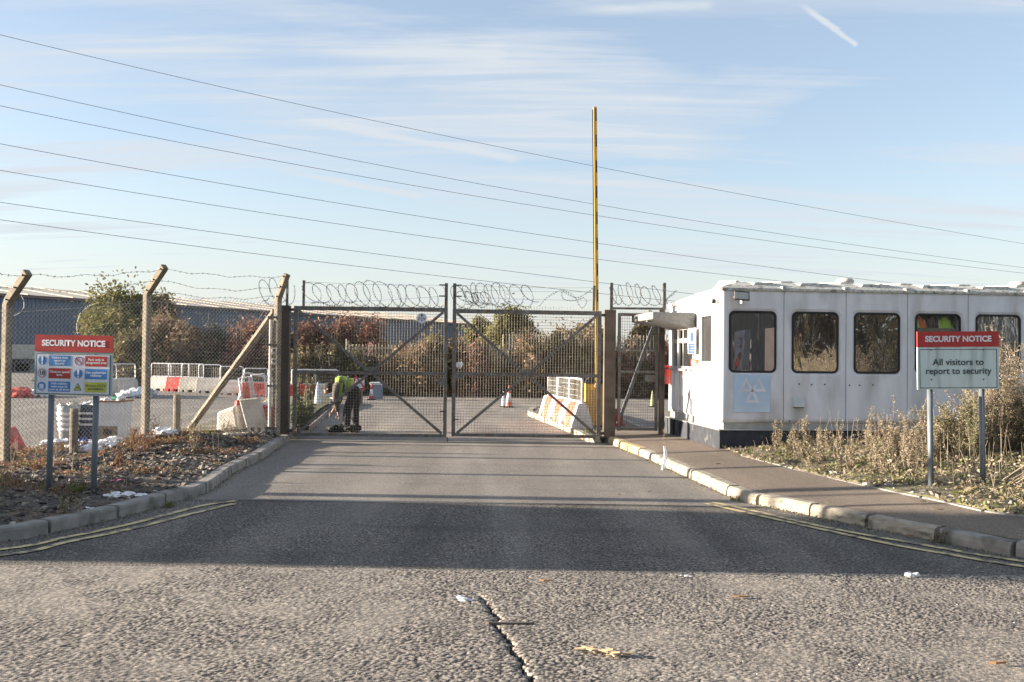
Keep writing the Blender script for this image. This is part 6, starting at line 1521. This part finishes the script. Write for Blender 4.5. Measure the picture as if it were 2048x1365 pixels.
for i, (px, by, h, lab, lf) in enumerate([(337, 1014, .05, 'small green tuft in the gutter of the left kerb', L_weed), (1657, 1030, .16, 'dry grass stalk growing at a joint of the right kerb', L_pale), (1686, 1036, .1, 'short dry sprig beside the right kerb', L_pale), (1885, 1085, .10, 'dark leafy tuft in the gutter of the right kerb', L_dk), (1475, 1000, .04, 'green moss tuft at the broken joint of the right kerb', L_weed), (1450, 898, .07, 'small green plant at the corner of the dark plinth', L_weed), (1325, 893, .3, 'thin sprig sprouting above the white strip on the right kerb', L_pale), (1175, 866, .10, 'green tuft on the island kerb behind the gate', L_weed)]):
    p = G(px, by, .01 if i not in (5, 6, 7) else (.17 if i != 7 else .1)); weed_thing('kerb_weed', p, h, 800+i, lab, 'weed', group='weeds along the kerbs', spread=.08 if h < .12 else .05, nst=6 if h < .12 else 1, nb=6, nl=14, ls=.022, leaf=lf, r=.0025)
# gutter debris and grass line
b = MB()
for k in range(1200):
    side = rnd.random() < .35; y = rnd.uniform(7.7, 17.5); x = (xat(KL, y)+abs(rnd.gauss(0, .03))) if side else (xat(KR, y)-abs(rnd.gauss(0, .05)))
    leaf_at(b, V((x, y, .004)), rnd.uniform(.01, .03), .2, .4)
tag(b.build('gutter_litter', L_olv), 'small dead leaves and grit lying in the gutters', 'leaves', kind='stuff')

# ============================================================ RUBBISH AND LITTER
bin_ = P(137, 862, 17.6); bz = Yz(bin_.x, 17.6)
t = thing('rubbish_tub', 'round pale tub with white bands, overfilled, left of the dark striped crate', 'tub', (bin_.x, 17.6, bz))
zt_ = P(137, 812, 17.6).z
MB().lathe((bin_.x, 17.6, bz), [(.14, 0), (.19, zt_-bz-.05), (.20, zt_-bz)], 20).build('tub_body', mat('grey_tub', (.36, .40, .42), .6), t, smooth=True)
for k in range(4): z = lerp(bz, zt_, .38+.13*k); MB().lathe((bin_.x, 17.6, z), [(.172+.009*k, 0), (.178+.009*k, .05)], 20).build('white_band', m_litter, t, smooth=True)
crumple('rubbish_heap', (bin_.x, 17.6, zt_-.05), .13, .7, m_whp, 'crumpled waste heaped in the round tub', seed=31, n=6)
a_, c_ = P(150, 862, 17.7), P(188, 862, 17.7); zt_ = P(170, 811, 17.7).z; bz = Yz(a_.x, 17.7)
t = thing('striped_crate', 'dark blue crate with white stripes between the round tub and the white box', 'crate', (a_.x, 17.7, bz))
MB().box((a_.x, 17.7, bz), (c_.x, 18.2, zt_)).build('crate_body', mat('dark_blue_plastic', (.035, .05, .085), .6), t, bevel=.01)
for f in (.80, .66, .52): MB().box((a_.x-.002, 17.690, lerp(bz, zt_, f)-.02), (c_.x, 17.698, lerp(bz, zt_, f)+.018)).build('stripe', m_litter, t)
crumple('rubbish_heap', ((a_.x+c_.x)/2, 17.95, zt_-.03), .15, .5, m_litter, 'white wrapping heaped on the dark striped crate', seed=33, n=7, spread=1)
a_, c_ = P(192, 878, 17.5), P(241, 878, 17.5); zt_ = P(215, 803, 17.5).z; bz = Yz(a_.x, 17.5)
t = thing('white_bin', 'square dirty white bin with black lettering right of the striped crate', 'bin', (a_.x, 17.5, bz))
b = MB(); b.v = [(a_.x+.03, 17.5, bz), (c_.x-.02, 17.5, bz), (c_.x-.02, 18.0, bz), (a_.x+.03, 18.0, bz), (a_.x, 17.46, zt_), (c_.x, 17.46, zt_), (c_.x, 18.04, zt_), (a_.x, 18.04, zt_)]; b.f = [(0,3,2,1),(4,5,6,7),(0,1,5,4),(1,2,6,5),(2,3,7,6),(3,0,4,7)]
b.build('bin_body', mat('pale_grey_bin', (.62, .66, .70), .5, c2=(.5, .53, .56), nscale=5), t, bevel=.015)
MB().box((a_.x-.01, 17.44, zt_-.015), (c_.x+.01, 18.06, zt_+.01)).build('rusty_rim', mat('rusty_rim', (.22, .10, .05), .8), t)
MB().box((a_.x+.035, 17.47, bz+.12), (c_.x-.05, 17.482, bz+.36)).build('stained_label', mat('stained_label', (.30, .24, .17), .8, c2=(.16, .12, .08), nscale=10), t)
text('ills', .15, (a_.x+c_.x)/2+.0, bz+.26, m_blackp, t, y=17.462, bold=.004, M=WM[t.name].inverted())
crumple('rubbish_heap', ((a_.x+c_.x)/2-.1, 17.7, zt_-.03), .11, .7, m_litter, 'white and pale rubbish on top of the lettered bin', seed=35, n=5)
crumple('plastic_bag', (c_.x-.06, 17.62, zt_), .07, 1.1, m_litter, 'white plastic bag perched on the right corner of the lettered bin', seed=36, n=3)
tag(MB().blob(V(((a_.x+c_.x)/2+.03, 17.7, zt_+.02)), .08, .6, .3).build('green_bottle', mat('green_plastic', (.10, .42, .22), .4)), 'green plastic bottle lying on the lettered bin', 'bottle')
bl = mat('blue_plastic_bag', (.03, .05, .25), .5)
heaps = [(112, 905, .17, m_litter, 'white bag and paper pile left of the left sign\'s posts', 16.3), (128, 895, .14, m_litter, 'crumpled white wrapping right of the first paper pile', 16.5), (165, 880, .16, bl, 'dark blue bag before the striped crate', 15.6), (178, 882, .13, m_litter, 'white bag with blue print beside the dark blue bag', 15.6), (208, 880, .09, m_litter, 'upright white bag against the lettered bin', 15.9), (185, 918, .16, m_litter, 'flattened white sheet between the left sign\'s posts', 14.5), (212, 905, .13, m_litter, 'pale folded sack right of the left sign', 15.0), (235, 903, .15, m_litter, 'grey-white plastic bag by the rust-brown weeds', 15.3), (120, 930, .11, m_litter, 'small torn white bag on the stones behind the left sign', 13.6), (322, 890, .20, m_litter, 'bluish-white plastic sheet beside the second concrete post', 15.7), (345, 886, .16, m_litter, 'crumpled white plastic sheet at the foot of the right stub post', 15.8), (380, 878, .07, m_litter, 'small white scrap right of the right stub post', 16.4), (410, 865, .13, m_whp, 'rounded dirty white block before the diagonal strut', 17.2), (478, 872, .09, m_pale, 'pale stone before the tipped barriers', 17.0), (457, 876, .10, m_pale, 'broad pale stone left of the tipped barriers\' feet', 16.9), (432, 866, .06, m_litter, 'small white lump beside the rounded block', 17.2), (35, 782, .45, mat('red_netting', (.62, .12, .09), .8), 'heap of red netting behind the leftmost post', 34), (85, 794, .35, m_litter, 'white bags under the left sign\'s board at the back of the yard', 35), (265, 794, .5, m_litter, 'pale heap of bags left of the far barrier row', 35), (290, 792, .35, m_litter, 'pale bags behind the second concrete post', 36), (100, 912, .10, m_litter, 'torn white paper at the left edge of the paper pile', 14.8), (140, 905, .09, m_litter, 'crumpled white cup and paper beside the left stub post', 15.0), (196, 893, .12, m_litter, 'creased white sheet just right of the sign\'s right post', 15.2), (255, 912, .07, m_litter, 'small white scrap among the rust-brown weeds', 15.0), (402, 880, .05, m_litter, 'little white scrap before the strut foot', 16.6), (298, 885, .08, m_litter, 'white scrap against the second concrete post', 15.5), (5, 782, .35, m_litter, 'white lump at the far left edge of the yard', 34)]
for i, (px, py, r, m_, lab, d) in enumerate(heaps):
    p = P(px, py, d); z = Hl(p.x, p.y) if d < 18 else Yz(p.x, p.y); crumple('rubbish', (p.x, p.y, z), r, .55, m_, lab, 'rubbish', 'rubbish strewn behind the wire fence', seed=50+i, n=5, jit=.4, spread=.8)
small = [(232, 963, .05, mat('pink_plastic', (.75, .12, .32), .5), 'bright pink scrap on the stony verge', 1), (242, 993, .10, m_litter, 'flat white strip on stones near the left kerb', 1), (282, 992, .07, m_litter, 'second white strip nearer the left kerb', 1), (175, 1018, .03, m_litter, 'tiny white scrap close to the left kerb', 1), (1662, 909, .06, m_litter, 'white cup-like scrap on the right verge before the plinth', 2), (1572, 918, .05, m_litter, 'white scrap near the pavement corner by the plinth', 2), (1762, 916, .07, m_litter, 'torn white paper in the weeds of the right verge', 2), (1710, 957, .07, m_pale, 'pale stone at the back edge of the pavement', 2), (1893, 995, .05, m_litter, 'small pale scrap before the right sign\'s left post', 2)]
for i, (px, py, r, m_, lab, sd) in enumerate(small):
    p = at_l(px, py) if sd == 1 else at_r(px, py); crumple('litter', (p.x, p.y, p.z), r, .35, m_, lab, 'litter', None, seed=90+i, n=4, spread=1.2)
# litter on the road
def flat_piece(px, py, pts, th, m, lab, name='litter', cat='litter', rz=0, z=.006):
    p = G(px, py, z); b = MB(); n = len(pts); c, s = math.cos(rz), math.sin(rz)
    P2 = [(p.x+x*c-y*s, p.y+x*s+y*c) for x, y in pts]; rn = random.Random(int(px))
    b.v = [(x, y, z-.004) for x, y in P2] + [(x, y, z+th*rn.uniform(.6, 1.4)) for x, y in P2]; b.f = [tuple(reversed(range(n))), tuple(range(n, 2*n))] + [(i, (i+1) % n, (i+1) % n+n, i+n) for i in range(n)]
    return tag(b.build(name, m), lab, cat)
crumple('litter', G(928, 1199), .055, .3, m_litter, 'flattened white plastic at the head of the road crack', seed=120, n=5, spread=1.1)
m_stick = mat('dark_weathered_wood', (.12, .10, .085), .9)
flat_piece(1018, 1248, [(-.14, 0), (-.12, -.012), (.05, -.014), (.15, -.003), (.06, .010), (-.10, .010)], .009, m_stick, 'long dark splinter of wood lying across the road crack', 'stick', 'stick')
m_wood = mat('splintered_pale_wood', (.50, .38, .24), .9, c2=(.34, .25, .15), nscale=20)
wf = thing('wood_fragment', 'crushed piece of pale splintered wood near the bottom of the road', 'wood', G(1212, 1309, .004)); rn = random.Random(5)
for k in range(11):
    f = k/10; o = V((lerp(-.115, .085, f), lerp(.055, -.045, f), .010 + .012*rn.random())); L_ = rn.uniform(.03, .06)*(1.5 if 2 < k < 8 else 1); a = math.atan2(-.10, .2) + rn.gauss(0, .3)
    d_ = V((math.cos(a), math.sin(a), rn.uniform(-.1, .25)))*L_
    MB().bar(o-d_, o+d_, rn.uniform(.010, .020), rn.uniform(.004, .010)).build('splinter', m_wood, wf, world=False)
crumple('litter', G(1825, 1155), .045, .7, m_litter, 'crumpled translucent plastic on the road at the right', seed=121, n=4)
crumple('litter', G(1371, 1151), .03, .15, m_litter, 'thin white strip at the edge of the large shadow on the road', seed=140, n=4, spread=1.8)
m_leaf = mat('dead_leaf', (.34, .20, .10), .9)
for px, py, s, lab in ((1995, 1326, .045, 'small brown leaf near the bottom right corner of the road'), (1482, 1193, .06, 'curled brown leaf on the road right of the crack'), (1092, 1161, .05, 'thin orange leaf at the edge of the large shadow'), (1846, 1003, .03, 'orange-brown leaf on the pavement by the back edge'), (1878, 1019, .045, 'long orange leaf on the pavement near the right sign'), (1436, 928, .035, 'pale leaf on the pavement before the cabin corner'), (1237, 989, .02, 'small dark pebble on the driveway'), (1820, 1072, .04, 'thin dry leaf in the right gutter')):
    flat_piece(px, py, [(-s, 0), (-s*.3, -s*.25), (s, 0), (s*.2, s*.3)], .006, m_leaf, lab, 'leaf', 'leaf', z=.02 if py > 1020 or px in (1237,) else .19)
# white plastic strip hanging over the right kerb
t = thing('plastic_strip', 'twisted white plastic strip standing against the right kerb', 'plastic strip', G(1326, 941))
for q in range(2):
    b = MB(); pts = [P(x+q*3, y, 14.1) for x, y in ((1327, 941), (1326, 930), (1329, 915), (1330, 905), (1327, 893))]; b.tube(pts, [.03, .012, .018, .012, .006], 6); b.build('strand', m_litter, t, smooth=True)
crumple('litter', G(1236, 990, .01)+V((.4, .3, 0)), .02, .4, m_stick, 'dark pebble on the driveway before the right kerb', 'pebble', seed=130, n=1)
p = G(1465, 994); crumple('stone', (p.x, p.y, .0), .045, .8, mat('grey_brown_stone', (.16, .13, .11), .9), 'dark rounded stone against the broken right kerb', 'stone', seed=131, n=1, jit=.15)
# scattered chippings on the road
b = MB()
for k in range(900):
    x, y = rnd.uniform(-4, 5), rnd.uniform(4.6, 10.5); rock(b, V((x, y, .002)), .003+.004*rnd.random(), .8)
tag(b.build('loose_chippings', m_pale), 'loose stone chippings scattered on the road', 'chippings', kind='stuff')

# ============================================================ OUTSIDE THE FRAME: casters added for the long shadows, and trees mirrored in the windows
hut = thing('shadow_caster_hut', 'unseen hut added to throw the broad road shadow, outside the left edge of the view', 'hut', (-15, 9.6, 0))
b = MB(); hp = [(8.1, -.1), (11.35, -.1), (11.35, 2.2), (10.95, 2.95), (10.2, 3.4), (8.1, 3.5)]; b.v = [(x, y, z) for x in (-16.2, -14.2) for y, z in hp]; b.f = [tuple(reversed(range(6))), tuple(range(6, 12))] + [(k, (k+1) % 6, (k+1) % 6+6, k+6) for k in range(6)]  # unseen caster added here, its profile shaped to the shadow band on the road
b.build('wall', mat('brown_brick', (.25, .13, .09), .9), hut)
MB().box((-16.35, 7.95, 3.5), (-14.15, 10.1, 3.6)).build('roof', m_conc, hut)
MB().box((-15.6, 8.06, 0), (-14.7, 8.1, 2.1)).build('door', m_plinth, hut)
for x, y, h, r, lab in ((-12.5, 11.72, 5.0, .10, 'thick steel pole outside the left edge, nearest the hut'), (-10.5, 11.2, 3.0, .04, 'short steel pole outside the left edge')):
    tag(MB().tube([(x, y, -.2), (x, y, h)], r, 10).build('shadow_pole', m_galv), lab, 'pole')  # unseen poles, added only for the stripes of shadow they throw
for i, (x, y, w, h, kd) in enumerate(((4, -12, 3, 6, 'gr'), (9, -13, 3.5, 7, 'ol'), (14, -12, 3.2, 6.5, 'gr'), (19, -13, 3.5, 7, 'tan'), (24, -12, 3.5, 6, 'ol'), (-2, -14, 3, 6, 'tan'), (29, -13, 3.5, 7, 'gr'))):
    t = thing('hedge_tree', 'leafy tree of the belt behind the camera, number %s from the left' % ['two', 'three', 'four', 'five', 'six', 'one', 'seven'][i], 'tree', (x, y, 0), 0, 'tree belt behind the camera')
    crown_mesh((x, y, .1), w, 1.6, h, 5000, .2, 900+i, clumps=24).build('crown', kinds[kd][0], t); MB().tube([(x, y, -.2), (x, y, h*.7)], [.15, .05], 6).build('trunk', m_twig, t)
